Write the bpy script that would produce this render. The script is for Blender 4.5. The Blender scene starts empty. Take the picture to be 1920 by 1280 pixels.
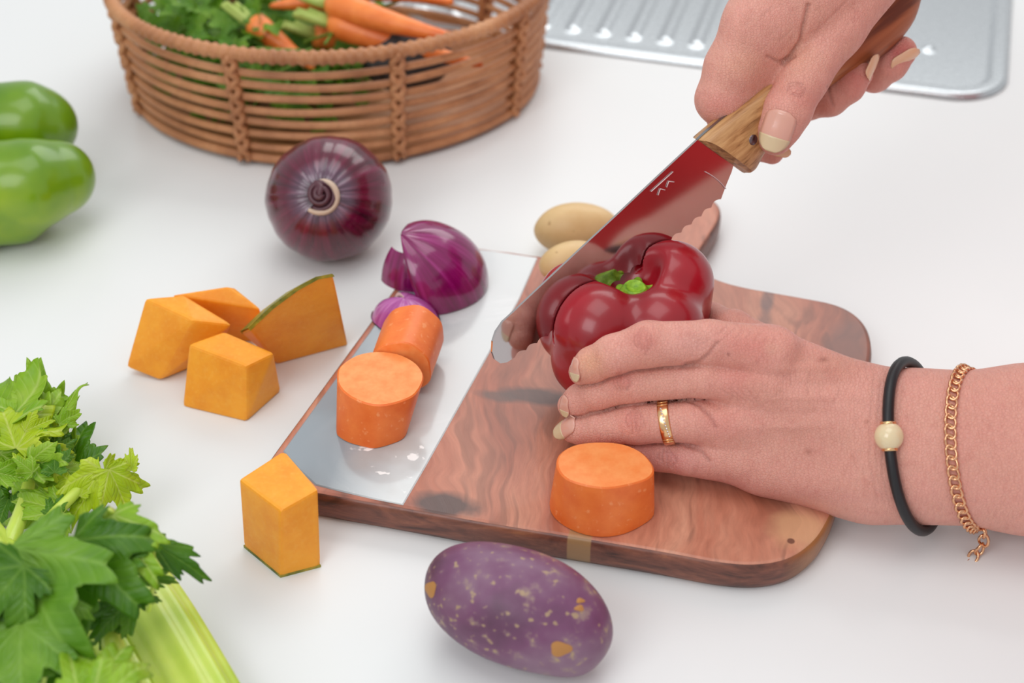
import bpy, bmesh, math, random
import numpy as np
from mathutils import Vector, Matrix, noise as mnoise
from mathutils.bvhtree import BVHTree
random.seed(7); rng = np.random.default_rng(7)
scn = bpy.context.scene
# ------------------------------------------------------------------ camera
FPX, PITCH, DIST = 2900.0, math.radians(37.5), 0.95
F = np.array([0, math.cos(PITCH), -math.sin(PITCH)]); U = np.array([0, math.sin(PITCH), math.cos(PITCH)]); R = np.array([1., 0, 0])
CAM = -F * DIST
cd = bpy.data.cameras.new('camera'); co = bpy.data.objects.new('camera', cd); scn.collection.objects.link(co)
co.location = CAM; co.rotation_euler = (math.pi / 2 - PITCH, 0, 0)
cd.sensor_width = 36; cd.lens = 36 * FPX / 1920; cd.clip_start = 0.01
cd.dof.use_dof = True; cd.dof.focus_distance = 0.825; cd.dof.aperture_fstop = 5.8
scn.camera = co
# ------------------------------------------------------------------ world + light
w = bpy.data.worlds.new('world'); scn.world = w; w.use_nodes = True
bg = w.node_tree.nodes['Background']; bg.inputs[0].default_value = (0.955, 0.97, 0.985, 1); bg.inputs[1].default_value = 0.66
def area(name, loc, target, size, power, col=(1, 1, 1)):
    l = bpy.data.lights.new(name, 'AREA'); l.shape = 'RECTANGLE'; l.size, l.size_y = size; l.energy = power; l.color = col
    o = bpy.data.objects.new(name, l); scn.collection.objects.link(o); o.location = loc
    d = Vector(target) - Vector(loc); o.rotation_euler = d.to_track_quat('-Z', 'Y').to_euler(); return o
area('window_light', (0.35, 1.15, 1.15), (0.05, 0, 0), (1.3, 0.8), 9, (.99, 1, .985))
area('ceiling_light', (-0.1, -0.1, 1.7), (0, 0, 0), (1.1, 1.1), 7.5, (.99, 1, .99))
area('side_fill_light', (-0.7, -1.1, 1.1), (0, 0, 0), (0.8, 0.8), 7, (.97, .98, 1))  # unseen fill light added at front left to brighten the near side
scn.view_settings.view_transform = 'Standard'; scn.view_settings.look = 'None'
scn.view_settings.gamma = 1; scn.view_settings.use_curve_mapping = False; scn.view_settings.exposure = 0.0
scn.cycles.use_denoising = True
scn.cycles.max_bounces = 8; scn.cycles.transparent_max_bounces = 8
# ------------------------------------------------------------------ pixel helpers (photo pixels -> metres)
def ray(x, y): return F + R * (x - 960) / FPX + U * (640 - y) / FPX
def P(x, y, z=0.0):
    d = ray(x, y); return CAM + d * (z - CAM[2]) / d[2]
def PY(x, y, Y):
    d = ray(x, y); return CAM + d * (Y - CAM[1]) / d[1]
def PD(x, y, dep): return CAM + ray(x, y) * dep
def plane_hit(x, y, p0, n):
    d = ray(x, y); return CAM + d * (np.dot(np.array(p0) - CAM, n) / np.dot(d, n))
def depth(p): return float(np.dot(np.array(p) - CAM, F))
def proj(V):
    V = np.asarray(V) - CAM; k = V @ F; return 960 + FPX * (V @ R) / k, 640 - FPX * (V @ U) / k
def height_at(p, py):     # z above ground point p that shows at pixel row py
    lo, hi = -.05, .4
    for _ in range(40):
        m = (lo + hi) / 2
        if proj(np.array([p[0], p[1], m]))[1] > py: lo = m
        else: hi = m
    return lo
# ------------------------------------------------------------------ materials
def mat(name, col, rough=.5, metal=0., sss=0., sssr=(1, .4, .2), ssss=.004, spec=.5, coat=0., nodes=None):
    m = bpy.data.materials.new(name); m.use_nodes = True; b = m.node_tree.nodes['Principled BSDF']
    b.inputs['Base Color'].default_value = (*col, 1); b.inputs['Roughness'].default_value = rough; b.inputs['Metallic'].default_value = metal
    b.inputs['Subsurface Weight'].default_value = sss; b.inputs['Subsurface Radius'].default_value = sssr; b.inputs['Subsurface Scale'].default_value = ssss
    b.inputs['Specular IOR Level'].default_value = spec; b.inputs['Coat Weight'].default_value = coat; b.inputs['Coat Roughness'].default_value = .06
    if nodes: nodes(m.node_tree, b)
    return m
def srgb(r, g, b):
    f = lambda c: (c / 255 / 12.92) if c / 255 <= .04045 else ((c / 255 + .055) / 1.055) ** 2.4
    return (f(r), f(g), f(b))
class NT:
    def __init__(s, t): s.t = t; s.n = t.nodes; s.l = t.links
    def new(s, typ, **kw):
        n = s.n.new(typ)
        for k, v in kw.items(): setattr(n, k, v)
        return n
    def link(s, a, b): s.l.new(a, b)
    def coord(s, scale=(1, 1, 1), rot=(0, 0, 0), loc=(0, 0, 0), src='Object'):
        tc = s.new('ShaderNodeTexCoord'); mp = s.new('ShaderNodeMapping')
        mp.inputs['Scale'].default_value = scale; mp.inputs['Rotation'].default_value = rot; mp.inputs['Location'].default_value = loc
        s.link(tc.outputs[src], mp.inputs['Vector']); return mp.outputs[0]
    def noise(s, vec, scale, detail=3, rough=.5, dist=0):
        n = s.new('ShaderNodeTexNoise'); n.inputs['Scale'].default_value = scale; n.inputs['Detail'].default_value = detail
        n.inputs['Roughness'].default_value = rough; n.inputs['Distortion'].default_value = dist
        if vec is not None: s.link(vec, n.inputs['Vector'])
        return n.outputs['Fac']
    def ramp(s, fac, stops, interp='LINEAR'):
        r = s.new('ShaderNodeValToRGB'); r.color_ramp.interpolation = interp; e = r.color_ramp.elements
        while len(e) < len(stops): e.new(.5)
        for el, (p, c) in zip(e, stops):
            el.position = p; el.color = (*c, 1) if len(c) == 3 else c
        s.link(fac, r.inputs[0]); return r.outputs[0]
    def mix(s, fac, a, b, blend='MIX'):
        m = s.new('ShaderNodeMix', data_type='RGBA', blend_type=blend)
        for v, i in ((fac, 0), (a, 6), (b, 7)):
            if isinstance(v, (int, float)): m.inputs[i].default_value = v
            elif isinstance(v, tuple): m.inputs[i].default_value = (*v, 1)
            else: s.link(v, m.inputs[i])
        return m.outputs[2]
    def mr(s, v, a, b, c=0., d=1.):
        m = s.new('ShaderNodeMapRange'); s.link(v, m.inputs[0])
        for i, x in enumerate((a, b, c, d)): m.inputs[i + 1].default_value = x
        return m.outputs[0]
    def math(s, op, a, b=None):
        m = s.new('ShaderNodeMath', operation=op)
        for i, v in enumerate((a, b)):
            if v is None: continue
            if isinstance(v, (int, float)): m.inputs[i].default_value = v
            else: s.link(v, m.inputs[i])
        return m.outputs[0]
    def blob(s, vec, c, rx, ry, soft=.5, dist=None):   # elliptical mask in coord space (2-D)
        mp = s.new('ShaderNodeMapping', vector_type='POINT')
        mp.inputs['Location'].default_value = (-c[0] / rx, -c[1] / ry, 0); mp.inputs['Scale'].default_value = (1 / rx, 1 / ry, 0)
        s.link(vec, mp.inputs['Vector']); ln = s.new('ShaderNodeVectorMath', operation='LENGTH'); s.link(mp.outputs[0], ln.inputs[0])
        v = ln.outputs['Value']
        if dist is not None: v = s.math('ADD', v, dist)
        return s.mr(v, 1.0, 1.0 - soft)
    def bump(s, h, strength, distance, b, normal=None):
        n = s.new('ShaderNodeBump'); n.inputs['Strength'].default_value = strength; n.inputs['Distance'].default_value = distance
        s.link(h, n.inputs['Height'])
        if normal is not None: s.link(normal, n.inputs['Normal'])
        if b is not None: s.link(n.outputs[0], b.inputs['Normal'])
        return n.outputs[0]
# ------------------------------------------------------------------ object helpers
COL = scn.collection
def link(name, me, m=None, parent=None, smooth=True):
    o = bpy.data.objects.new(name, me); COL.objects.link(o)
    if m is not None:
        for mm in (m if isinstance(m, (list, tuple)) else [m]): me.materials.append(mm)
    if smooth: me.polygons.foreach_set('use_smooth', [True] * len(me.polygons))
    if parent is not None: o.parent = parent
    return o
def mesh(name, V, Fc, m=None, parent=None, smooth=True):
    me = bpy.data.meshes.new(name)
    V = np.asarray(V, dtype=float)
    if parent is not None: V = V - np.array(parent.location)
    me.from_pydata([tuple(v) for v in V], [], [tuple(int(i) for i in f) for f in Fc]); me.update(); return link(name, me, m, parent, smooth)
def thing(name, loc, label, cat, group=None):
    o = bpy.data.objects.new(name, None); COL.objects.link(o); o.location = tuple(float(x) for x in loc); o.empty_display_size = .01
    o['label'] = label; o['category'] = cat
    if group: o['group'] = group
    return o
def tag(o, label, cat, group=None):
    o['label'] = label; o['category'] = cat
    if group: o['group'] = group
    return o
def recenter(o):           # put the origin of a single-mesh thing at its base centre
    me = o.data; co_ = np.empty(len(me.vertices) * 3); me.vertices.foreach_get('co', co_); co_ = co_.reshape(-1, 3)
    c = (co_.min(0) + co_.max(0)) / 2; c[2] = co_[:, 2].min(); co_ -= c; me.vertices.foreach_set('co', co_.ravel()); o.location = tuple(c); me.update(); return o
def add_mod_bevel(o, wdt, seg=2, ang=.5):
    b = o.modifiers.new('bevel', 'BEVEL'); b.width = wdt; b.segments = seg; b.limit_method = 'ANGLE'; b.angle_limit = ang
def subsurf(o, n=1):
    s = o.modifiers.new('sub', 'SUBSURF'); s.levels = n; s.render_levels = n
def tube_mesh(path, rad, nseg=8, closed=False, flat=None, caps=True):
    path = np.asarray(path, float); n = len(path); rad = np.broadcast_to(np.asarray(rad, float), (n,))
    if closed: T = np.roll(path, -1, 0) - np.roll(path, 1, 0)
    else: T = np.gradient(path, axis=0)
    T /= np.linalg.norm(T, axis=1)[:, None] + 1e-12
    up = np.array([0, 0, 1.]) if abs(T[0][2]) < .9 else np.array([1., 0, 0])
    V = []; Nn = up - T[0] * np.dot(up, T[0]); Nn /= np.linalg.norm(Nn)
    frames = []
    for i in range(n):
        Nn = Nn - T[i] * np.dot(Nn, T[i]); Nn /= np.linalg.norm(Nn); frames.append((Nn.copy(), np.cross(T[i], Nn)))
    for i in range(n):
        a, b = frames[i]
        for j in range(nseg):
            t = 2 * math.pi * j / nseg; V.append(path[i] + rad[i] * (a * math.cos(t) + b * math.sin(t)))
    Fc = []
    for i in range(n if closed else n - 1):
        i2 = (i + 1) % n
        for j in range(nseg):
            j2 = (j + 1) % nseg; Fc.append((i * nseg + j, i * nseg + j2, i2 * nseg + j2, i2 * nseg + j))
    if not closed and caps:
        Fc.append(tuple(range(nseg))[::-1]); Fc.append(tuple((n - 1) * nseg + j for j in range(nseg)))
    return V, Fc
def join(parts):
    V = []; Fc = []
    for v, f in parts:
        o = len(V); V.extend(v); Fc.extend(tuple(i + o for i in q) for q in f)
    return V, Fc
def smooth_path(pts, n=40, closed=False):
    pts = np.asarray(pts, float); m = len(pts); out = []
    segs = m if closed else m - 1
    for i in range(segs):
        if closed: p0, p1, p2, p3 = pts[(i - 1) % m], pts[i], pts[(i + 1) % m], pts[(i + 2) % m]
        else: p0, p1, p2, p3 = pts[max(i - 1, 0)], pts[i], pts[i + 1], pts[min(i + 2, m - 1)]
        k = max(2, n // segs)
        for j in range(k):
            t = j / k; out.append(.5 * ((2 * p1) + (-p0 + p2) * t + (2 * p0 - 5 * p1 + 4 * p2 - p3) * t * t + (-p0 + 3 * p1 - 3 * p2 + p3) * t ** 3))
    if not closed: out.append(pts[-1])
    return np.array(out)
# ------------------------------------------------------------------ signed-distance sculpting
def axis_grid(lo, hi, h, ext_lo=None, ext_hi=None, H=.006):
    a = np.arange(lo, hi + h, h)
    if ext_lo is not None: a = np.concatenate([np.arange(ext_lo, lo - h / 2, H), a])
    if ext_hi is not None: a = np.concatenate([a, np.arange(a[-1] + H, ext_hi + H, H)])
    return a
class Field:
    def __init__(s, ax, src=None): s.ax = ax; s.A = np.full([len(a) for a in ax], 1., np.float32)
    def sl(s, lo, hi):
        r = []
        for i in range(3):
            a = max(0, int(np.searchsorted(s.ax[i], lo[i])) - 1); b = min(len(s.ax[i]), int(np.searchsorted(s.ax[i], hi[i])) + 1)
            if b <= a: return None
            r.append(slice(a, b))
        return tuple(r)
    def put(s, sl, d, k, op='u'):
        A = s.A[sl]
        if op == 'u':
            if k > 0: hh = np.clip(.5 + .5 * (A - d) / k, 0, 1); s.A[sl] = (A * (1 - hh) + d * hh - k * hh * (1 - hh)).astype(np.float32)
            else: s.A[sl] = np.minimum(A, d)
        else:
            if k > 0: hh = np.clip(.5 - .5 * (A + d) / k, 0, 1); s.A[sl] = (A * (1 - hh) - d * hh + k * hh * (1 - hh)).astype(np.float32)
            else: s.A[sl] = np.maximum(A, -d)
    def cap(s, a, b, ra, rb, k=.003, flat=None, op='u', pad=.012):
        a = np.asarray(a, float); b = np.asarray(b, float); r = max(ra, rb)
        m = r * (max(1, flat[1]) if flat else 1) + pad + k
        sl = s.sl(np.minimum(a, b) - m, np.maximum(a, b) + m)
        if sl is None: return
        X = s.ax[0][sl[0]][:, None, None]; Y = s.ax[1][sl[1]][None, :, None]; Z = s.ax[2][sl[2]][None, None, :]
        px, py, pz = X - a[0], Y - a[1], Z - a[2]; ba = b - a
        bb = float(np.dot(ba, ba)) + 1e-12
        t = np.clip((px * ba[0] + py * ba[1] + pz * ba[2]) / bb, 0, 1)
        px = px - t * ba[0]; py = py - t * ba[1]; pz = pz - t * ba[2]
        if flat:
            n, f = np.asarray(flat[0], float), flat[1]; dn = px * n[0] + py * n[1] + pz * n[2]; q = (1 / f - 1) * dn
            px = px + q * n[0]; py = py + q * n[1]; pz = pz + q * n[2]
            L = np.sqrt(px * px + py * py + pz * pz); rr = (ra + t * (rb - ra)); d = (L - rr) * (min(1, f) + (1 - min(1, f)) * .5)
        else:
            d = np.sqrt(px * px + py * py + pz * pz) - (ra + t * (rb - ra))
        s.put(sl, d, k, op)
    def chain(s, pts, k=.003, flat=None):
        for (a, ra), (b, rb) in zip(pts[:-1], pts[1:]): s.cap(a, b, ra, rb, k, flat)
    def ell(s, c, ax3, rot=None, k=.003, op='u', pad=.012):
        c = np.asarray(c, float); m = max(ax3) + pad + k; sl = s.sl(c - m, c + m)
        if sl is None: return
        X = s.ax[0][sl[0]][:, None, None] - c[0]; Y = s.ax[1][sl[1]][None, :, None] - c[1]; Z = s.ax[2][sl[2]][None, None, :] - c[2]
        M = np.eye(3) if rot is None else np.array(rot)
        q = [M[i][0] * X + M[i][1] * Y + M[i][2] * Z for i in range(3)]
        k0 = np.sqrt(sum((q[i] / ax3[i]) ** 2 for i in range(3))); k1 = np.sqrt(sum((q[i] / ax3[i] ** 2) ** 2 for i in range(3))) + 1e-9
        s.put(sl, k0 * (k0 - 1) / k1, k, op)
    def merge(s, o, k):
        hh = np.clip(.5 + .5 * (s.A - o.A) / k, 0, 1) if k > 0 else None
        if k > 0: s.A = (s.A * (1 - hh) + o.A * hh - k * hh * (1 - hh)).astype(np.float32)
        else: s.A = np.minimum(s.A, o.A)
    def nets(s):
        A = s.A; S = A < 0
        cnt = np.zeros([d - 1 for d in A.shape], np.int8)
        for i in (0, 1):
            for j in (0, 1):
                for k in (0, 1): cnt += S[i:A.shape[0] - 1 + i, j:A.shape[1] - 1 + j, k:A.shape[2] - 1 + k]
        act = (cnt > 0) & (cnt < 8); idx = np.argwhere(act); N = len(idx)
        vid = np.full(act.shape, -1, np.int64); vid[tuple(idx.T)] = np.arange(N)
        pos = np.zeros((N, 3)); num = np.zeros(N)
        cor = [(i, j, k) for i in (0, 1) for j in (0, 1) for k in (0, 1)]
        val = {c: A[idx[:, 0] + c[0], idx[:, 1] + c[1], idx[:, 2] + c[2]].astype(float) for c in cor}
        for c in cor:
            for a in range(3):
                if c[a] == 0:
                    d = list(c); d[a] = 1; d = tuple(d); v0, v1 = val[c], val[d]; m = (v0 < 0) != (v1 < 0)
                    t = np.where(m, v0 / np.where(m, v0 - v1, 1), 0); p = np.tile(np.array(c, float), (N, 1)); p[:, a] = t
                    pos[m] += p[m]; num[m] += 1
        pos = pos / num[:, None]
        V = np.zeros((N, 3))
        for a in range(3):
            x = s.ax[a]; i = idx[:, a]; V[:, a] = x[i] + pos[:, a] * (x[i + 1] - x[i])
        Q = []
        for a in range(3):
            b, c = (a + 1) % 3, (a + 2) % 3
            s0 = [slice(None)] * 3; s1 = [slice(None)] * 3; s0[a] = slice(0, -1); s1[a] = slice(1, None)
            ch = S[tuple(s0)] != S[tuple(s1)]; e = np.argwhere(ch)
            ok = (e[:, b] > 0) & (e[:, c] > 0) & (e[:, b] < A.shape[b] - 1) & (e[:, c] < A.shape[c] - 1); e = e[ok]
            def g(db, dc):
                q = e.copy(); q[:, b] -= db; q[:, c] -= dc; return vid[q[:, 0], q[:, 1], q[:, 2]]
            q = np.stack([g(1, 1), g(0, 1), g(0, 0), g(1, 0)], 1)
            inside = S[e[:, 0], e[:, 1], e[:, 2]]; q[~inside] = q[~inside][:, ::-1]; Q.append(q)
        return V, np.concatenate(Q)
def fast_mesh(name, V, Q):
    me = bpy.data.meshes.new(name); me.vertices.add(len(V)); me.vertices.foreach_set('co', np.ascontiguousarray(V, dtype=np.float32).ravel())
    n = len(Q); me.loops.add(4 * n); me.loops.foreach_set('vertex_index', np.ascontiguousarray(Q, dtype=np.int32).ravel())
    me.polygons.add(n); me.polygons.foreach_set('loop_start', np.arange(0, 4 * n, 4, dtype=np.int32)); me.update(calc_edges=True); me.validate(); return me
def vnormals(V, Q):
    fn = np.cross(V[Q[:, 2]] - V[Q[:, 0]], V[Q[:, 3]] - V[Q[:, 1]]); N = np.zeros_like(V)
    for i in range(4): np.add.at(N, Q[:, i], fn)
    return N / (np.linalg.norm(N, axis=1)[:, None] + 1e-12)
def lap(V, Q, it=2, lam=.5):
    for _ in range(it):
        S = np.zeros_like(V); c = np.zeros(len(V))
        for i in range(4):
            j = (i + 1) % 4; np.add.at(S, Q[:, i], V[Q[:, j]]); np.add.at(c, Q[:, i], 1); np.add.at(S, Q[:, j], V[Q[:, i]]); np.add.at(c, Q[:, j], 1)
        V = V + lam * (S / np.maximum(c, 1)[:, None] - V)
    return V
def seg_dist2d(x, y, pl):
    d = np.full(len(x), 1e9)
    for (x0, y0), (x1, y1) in zip(pl[:-1], pl[1:]):
        dx, dy = x1 - x0, y1 - y0; t = np.clip(((x - x0) * dx + (y - y0) * dy) / (dx * dx + dy * dy + 1e-9), 0, 1)
        d = np.minimum(d, np.hypot(x - x0 - t * dx, y - y0 - t * dy))
    return d
def color_attr(me, C):
    a = me.color_attributes.new('tint', 'FLOAT_COLOR', 'POINT'); a.data.foreach_set('color', np.concatenate([C, np.ones((len(C), 1))], 1).astype(np.float32).ravel())
def noise3(V, sc, seed=0):
    return np.array([mnoise.noise(Vector((v[0] * sc + seed, v[1] * sc, v[2] * sc))) for v in V])

# ================================================================== WORKTOP
def wt(t, b):
    n = NT(t); c = n.coord()
    col = n.mix(n.noise(c, 6, 3), srgb(227, 229, 229), srgb(231, 231, 230)); n.link(col, b.inputs['Base Color'])
    n.link(n.mr(n.noise(c, 20, 3), 0, 1, .26, .36), b.inputs['Roughness'])
M_WORK = mat('worktop_white', srgb(234, 234, 233), .3, spec=.4, nodes=wt)
bm = bmesh.new(); bmesh.ops.create_cube(bm, size=1)
for v in bm.verts: v.co = Vector((v.co.x * 2.6 - .70, v.co.y * 1.9 + .1, v.co.z * .04 - .02))
me = bpy.data.meshes.new('worktop'); bm.to_mesh(me); bm.free()
o = link('worktop', me, M_WORK, smooth=False); add_mod_bevel(o, .003)
tag(o, 'smooth white kitchen worktop that everything stands on', 'worktop')

# ================================================================== SINK DRAINBOARD
def steel(t, b):
    n = NT(t); c = n.coord(scale=(30, 300, 30), rot=(0, 0, .26))
    n.bump(n.noise(c, 8, 3), .12, .0004, b); n.link(n.mr(n.noise(c, 5, 2), 0, 1, .22, .34), b.inputs['Roughness'])
M_STEEL = mat('brushed_steel', srgb(205, 209, 212), .28, metal=1, nodes=steel)
def sstep(a, b, x):
    t = np.clip((x - a) / (b - a), 0, 1); return t * t * (3 - 2 * t)
S0 = P(985, 86); S1 = P(1640, 170); ex = (S1 - S0); ex[2] = 0; ex /= np.linalg.norm(ex); ey = np.array([-ex[1], ex[0], 0])
corner = P(1893, 90); uR = float(np.dot(corner - S0, ex))
nu, nv = 420, 190; us = np.linspace(-.12, uR, nu); vs = np.linspace(0, .33, nv); UU, VV = np.meshgrid(us, vs, indexing='ij')
uw = uR - us[0]; cx, cy = (us[0] + uR) / 2, .165; rc = .045
qx = np.abs(UU - cx) - (uw / 2 - rc); qy = np.abs(VV - cy) - (.165 - rc)
sd = np.minimum(np.maximum(qx, qy), 0) + np.hypot(np.maximum(qx, 0), np.maximum(qy, 0)) - rc; ins = -sd
H = .0012 + .0035 * sstep(0, .004, ins) - .0055 * sstep(.0115, .019, ins)
per = float(np.linalg.norm(P(1130, 70) - P(1073, 62))); u0 = float(np.dot(P(1015, 52) - S0, ex)); v0 = float(np.dot(P(1015, 52) - S0, ey))
uEnd = float(np.dot(P(1400, 110) - S0, ex))
ridge = (.5 + .5 * np.cos((UU - u0) / per * 2 * math.pi)) ** 1.6
H += .0042 * ridge * sstep(v0 - .006, v0 + .004, VV) * sstep(uEnd + .03, uEnd, UU) * sstep(.31, .28, VV)
# curved channels near the rounded corner
ac = np.dot(P(1560, -160) - S0, ex), np.dot(P(1560, -160) - S0, ey)
rr = np.hypot(UU - ac[0], (VV - ac[1]) * 1.1)
for q in ((1735, 40), (1790, 50), (1850, 30)):
    pq = P(*q); r0 = math.hypot(np.dot(pq - S0, ex) - ac[0], (np.dot(pq - S0, ey) - ac[1]) * 1.1)
    H -= .0022 * sstep(.018, .03, ins) * np.exp(-((rr - r0) / .0035) ** 2) * sstep(ac[0] + .02, ac[0] + .05, UU) * sstep(.02, .035, VV)
pb = P(1742, 94); H += .004 * np.exp(-(np.hypot(UU - np.dot(pb - S0, ex), VV - np.dot(pb - S0, ey)) / .005) ** 2)
# snap rounded corners: pull grid points onto outline
ux, vy = UU.copy(), VV.copy(); out = sd > 0
gx = np.where(out, np.sign(UU - cx) * np.maximum(qx, 0), 0); gy = np.where(out, np.sign(VV - cy) * np.maximum(qy, 0), 0); gl = np.hypot(gx, gy) + 1e-9
ux = UU - np.where(out, sd * gx / gl, 0); vy = VV - np.where(out, sd * gy / gl, 0); H = np.where(out, .0012, H)
V = (S0[None, None, :] * np.array([1, 1, 0]) + ux[..., None] * ex + vy[..., None] * ey); V[..., 2] = np.maximum(H, .0003)
I = np.arange(nu * nv).reshape(nu, nv); Q = np.stack([I[:-1, :-1], I[1:, :-1], I[1:, 1:], I[:-1, 1:]], -1).reshape(-1, 4)
me = fast_mesh('sink_drainboard', V.reshape(-1, 3), Q); o = link('sink_drainboard', me, M_STEEL)
so = o.modifiers.new('solid', 'SOLIDIFY'); so.thickness = .0004; so.offset = 0
tag(o, 'ribbed stainless steel sink drainboard set into the worktop behind the basket', 'sink')

# ================================================================== CUTTING BOARD
TB = .018
BX = P(1350, 1058, TB) - P(600, 925, TB); BX /= np.linalg.norm(BX); BY = np.array([-BX[1], BX[0], 0]); bang = math.atan2(BX[1], BX[0])
board_px = [(640, 932), (755, 952), (900, 978), (1115, 1013), (1250, 1036), (1350, 1054), (1420, 1058), (1480, 1046), (1525, 1015), (1552, 975), (1570, 930), (1590, 860), (1612, 770), (1628, 690), (1632, 645), (1622, 610), (1598, 585),
            (1560, 568), (1500, 556), (1450, 547), (1400, 538), (1360, 528), (1330, 516), (1312, 502), (1306, 486), (1312, 468), (1330, 440), (1346, 412), (1349, 390), (1338, 374), (1318, 362), (1285, 358), (1252, 362), (1232, 378), (1225, 400), (1212, 440), (1195, 470), (1165, 486), (1120, 486),
            (1010, 479), (960, 472), (925, 468), (850, 458), (812, 458), (790, 470), (770, 497), (735, 547), (690, 610), (625, 699), (570, 774), (515, 849), (502, 872), (503, 892), (520, 906), (560, 917)]
bp = smooth_path([P(x, y, TB) for x, y in board_px], 330, True)
BC = bp.mean(0) * np.array([1, 1, 0])
def board_wood(t, b):
    n = NT(t); c = n.coord(rot=(0, 0, -bang))
    c2 = n.coord(rot=(0, 0, -bang), scale=(1, .16, 1)); warp = n.noise(c, 14, 2)
    v = n.new('ShaderNodeVectorMath', operation='ADD'); n.link(c2, v.inputs[0])
    cm = n.new('ShaderNodeCombineXYZ'); n.link(n.math('MULTIPLY', warp, .05), cm.inputs[0]); n.link(cm.outputs[0], v.inputs[1]); c3 = v.outputs[0]
    big = n.noise(c3, 28, 4, .55, .4); fine = n.noise(c3, 330, 4, .6)
    col = n.ramp(big, [(.28, srgb(112, 66, 50)), (.40, srgb(172, 100, 76)), (.55, srgb(198, 128, 102)), (.72, srgb(214, 154, 126))])
    rings = n.noise(c3, 80, 2, .5, .8); col = n.mix(n.mr(rings, .57, .66, 0, .40), col, srgb(96, 62, 50))
    col = n.mix(n.mr(fine, .35, .75, 0, .35), col, srgb(120, 70, 52))
    def loc(x, y):
        p = P(x, y, TB); p = p - BC; a = -bang; return (p[0] * math.cos(a) - p[1] * math.sin(a), p[0] * math.sin(a) + p[1] * math.cos(a))
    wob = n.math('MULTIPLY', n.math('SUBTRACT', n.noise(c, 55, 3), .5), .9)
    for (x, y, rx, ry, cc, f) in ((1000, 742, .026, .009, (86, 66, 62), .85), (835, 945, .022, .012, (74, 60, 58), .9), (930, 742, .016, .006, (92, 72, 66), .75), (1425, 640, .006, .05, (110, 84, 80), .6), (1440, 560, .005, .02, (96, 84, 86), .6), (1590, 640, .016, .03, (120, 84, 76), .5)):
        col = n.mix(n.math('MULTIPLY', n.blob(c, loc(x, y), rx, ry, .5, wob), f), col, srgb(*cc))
    k = loc(1483, 1014); kc = loc(1500, 995)
    col = n.mix(n.math('MULTIPLY', n.blob(c, kc, .020, .018, .6, wob), .8), col, srgb(208, 158, 118)); col = n.mix(n.blob(c, k, .0023, .0023, .3), col, srgb(120, 76, 58))
    st = n.blob(c, (loc(1086, 1010)[0], loc(1086, 1010)[1]), .0065, .02, .12); col = n.mix(n.math('MULTIPLY', st, .8), col, srgb(176, 136, 92))
    n.link(col, b.inputs['Base Color']); n.bump(fine, .25, .0006, b)
    n.link(n.mr(big, 0, 1, .32, .5), b.inputs['Roughness'])
def side_wood(t, b):
    n = NT(t); c = n.coord(rot=(0, 0, -bang), scale=(1, 1, 3)); nn = n.noise(c, 26, 5, .6, 1.2); f = n.noise(c, 200, 3)
    col = n.ramp(nn, [(.32, srgb(62, 34, 28)), (.46, srgb(112, 64, 50)), (.6, srgb(138, 82, 62)), (.75, srgb(168, 108, 74))])
    col = n.mix(n.mr(f, .4, .8, 0, .3), col, srgb(64, 38, 30))
    p = P(1086, 1010, TB) - BC; a = -bang; q = (p[0] * math.cos(a) - p[1] * math.sin(a), p[0] * math.sin(a) + p[1] * math.cos(a))
    c4 = n.coord(rot=(0, 0, -bang)); col = n.mix(n.math('MULTIPLY', n.blob(c4, q, .0065, .03, .12), .8), col, srgb(170, 132, 88))
    kc = P(1540, 1000, TB) - BC; kc = (kc[0] * math.cos(a) - kc[1] * math.sin(a), kc[0] * math.sin(a) + kc[1] * math.cos(a))
    col = n.mix(n.math('MULTIPLY', n.blob(c4, kc, .030, .030, .6), .6), col, srgb(184, 124, 66))
    n.link(col, b.inputs['Base Color']); n.bump(f, .2, .0005, b)
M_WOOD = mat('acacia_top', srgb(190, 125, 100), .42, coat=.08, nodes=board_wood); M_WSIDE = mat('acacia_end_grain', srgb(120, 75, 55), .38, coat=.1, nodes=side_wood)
bc = bp.mean(0); board = thing('cutting_board', (bc[0], bc[1], 0), 'reddish wooden cutting board with handle and pale grey stone-like strip, under the red pepper', 'cutting board')
def inset(poly, d):
    n = len(poly); T = np.roll(poly, -1, 0) - np.roll(poly, 1, 0); T[:, 2] = 0; T /= np.linalg.norm(T, axis=1)[:, None] + 1e-9
    N = np.stack([-T[:, 1], T[:, 0], np.zeros(n)], 1)
    ar = .5 * np.sum(poly[:, 0] * np.roll(poly[:, 1], -1) - np.roll(poly[:, 0], -1) * poly[:, 1])
    return poly + N * d * (1 if ar > 0 else -1)
prof = [(.0045, 0), (.0015, .0012), (0.0003, .004), (0, .009), (-.0000, .0135), (.0006, .0162), (.0018, .0175), (.0034, TB)]
L = []; nb = len(bp)
for d, z in prof:
    q = inset(bp, d - .0012); q[:, 2] = z; L.append(q)
V = np.concatenate(L); Fc = []; mi = []
ar = np.sum(bp[:, 0] * np.roll(bp[:, 1], -1) - np.roll(bp[:, 0], -1) * bp[:, 1]) > 0
for r in range(len(prof) - 1):
    for i in range(nb):
        j = (i + 1) % nb; f = (r * nb + i, r * nb + j, (r + 1) * nb + j, (r + 1) * nb + i); Fc.append(f if ar else f[::-1]); mi.append(1 if r < 6 else 0)
top = tuple(range((len(prof) - 1) * nb, len(prof) * nb)); bot = tuple(range(nb)); Fc += [top if ar else top[::-1], bot[::-1] if ar else bot]; mi += [0, 1]
wb = mesh('board_body', V, Fc, [M_WOOD, M_WSIDE], board); wb.data.polygons.foreach_set('material_index', mi); wb.data.polygons[-2].use_smooth = False
wb['label'] = 'red brown wood with dark streaks, handle at the back'
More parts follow.
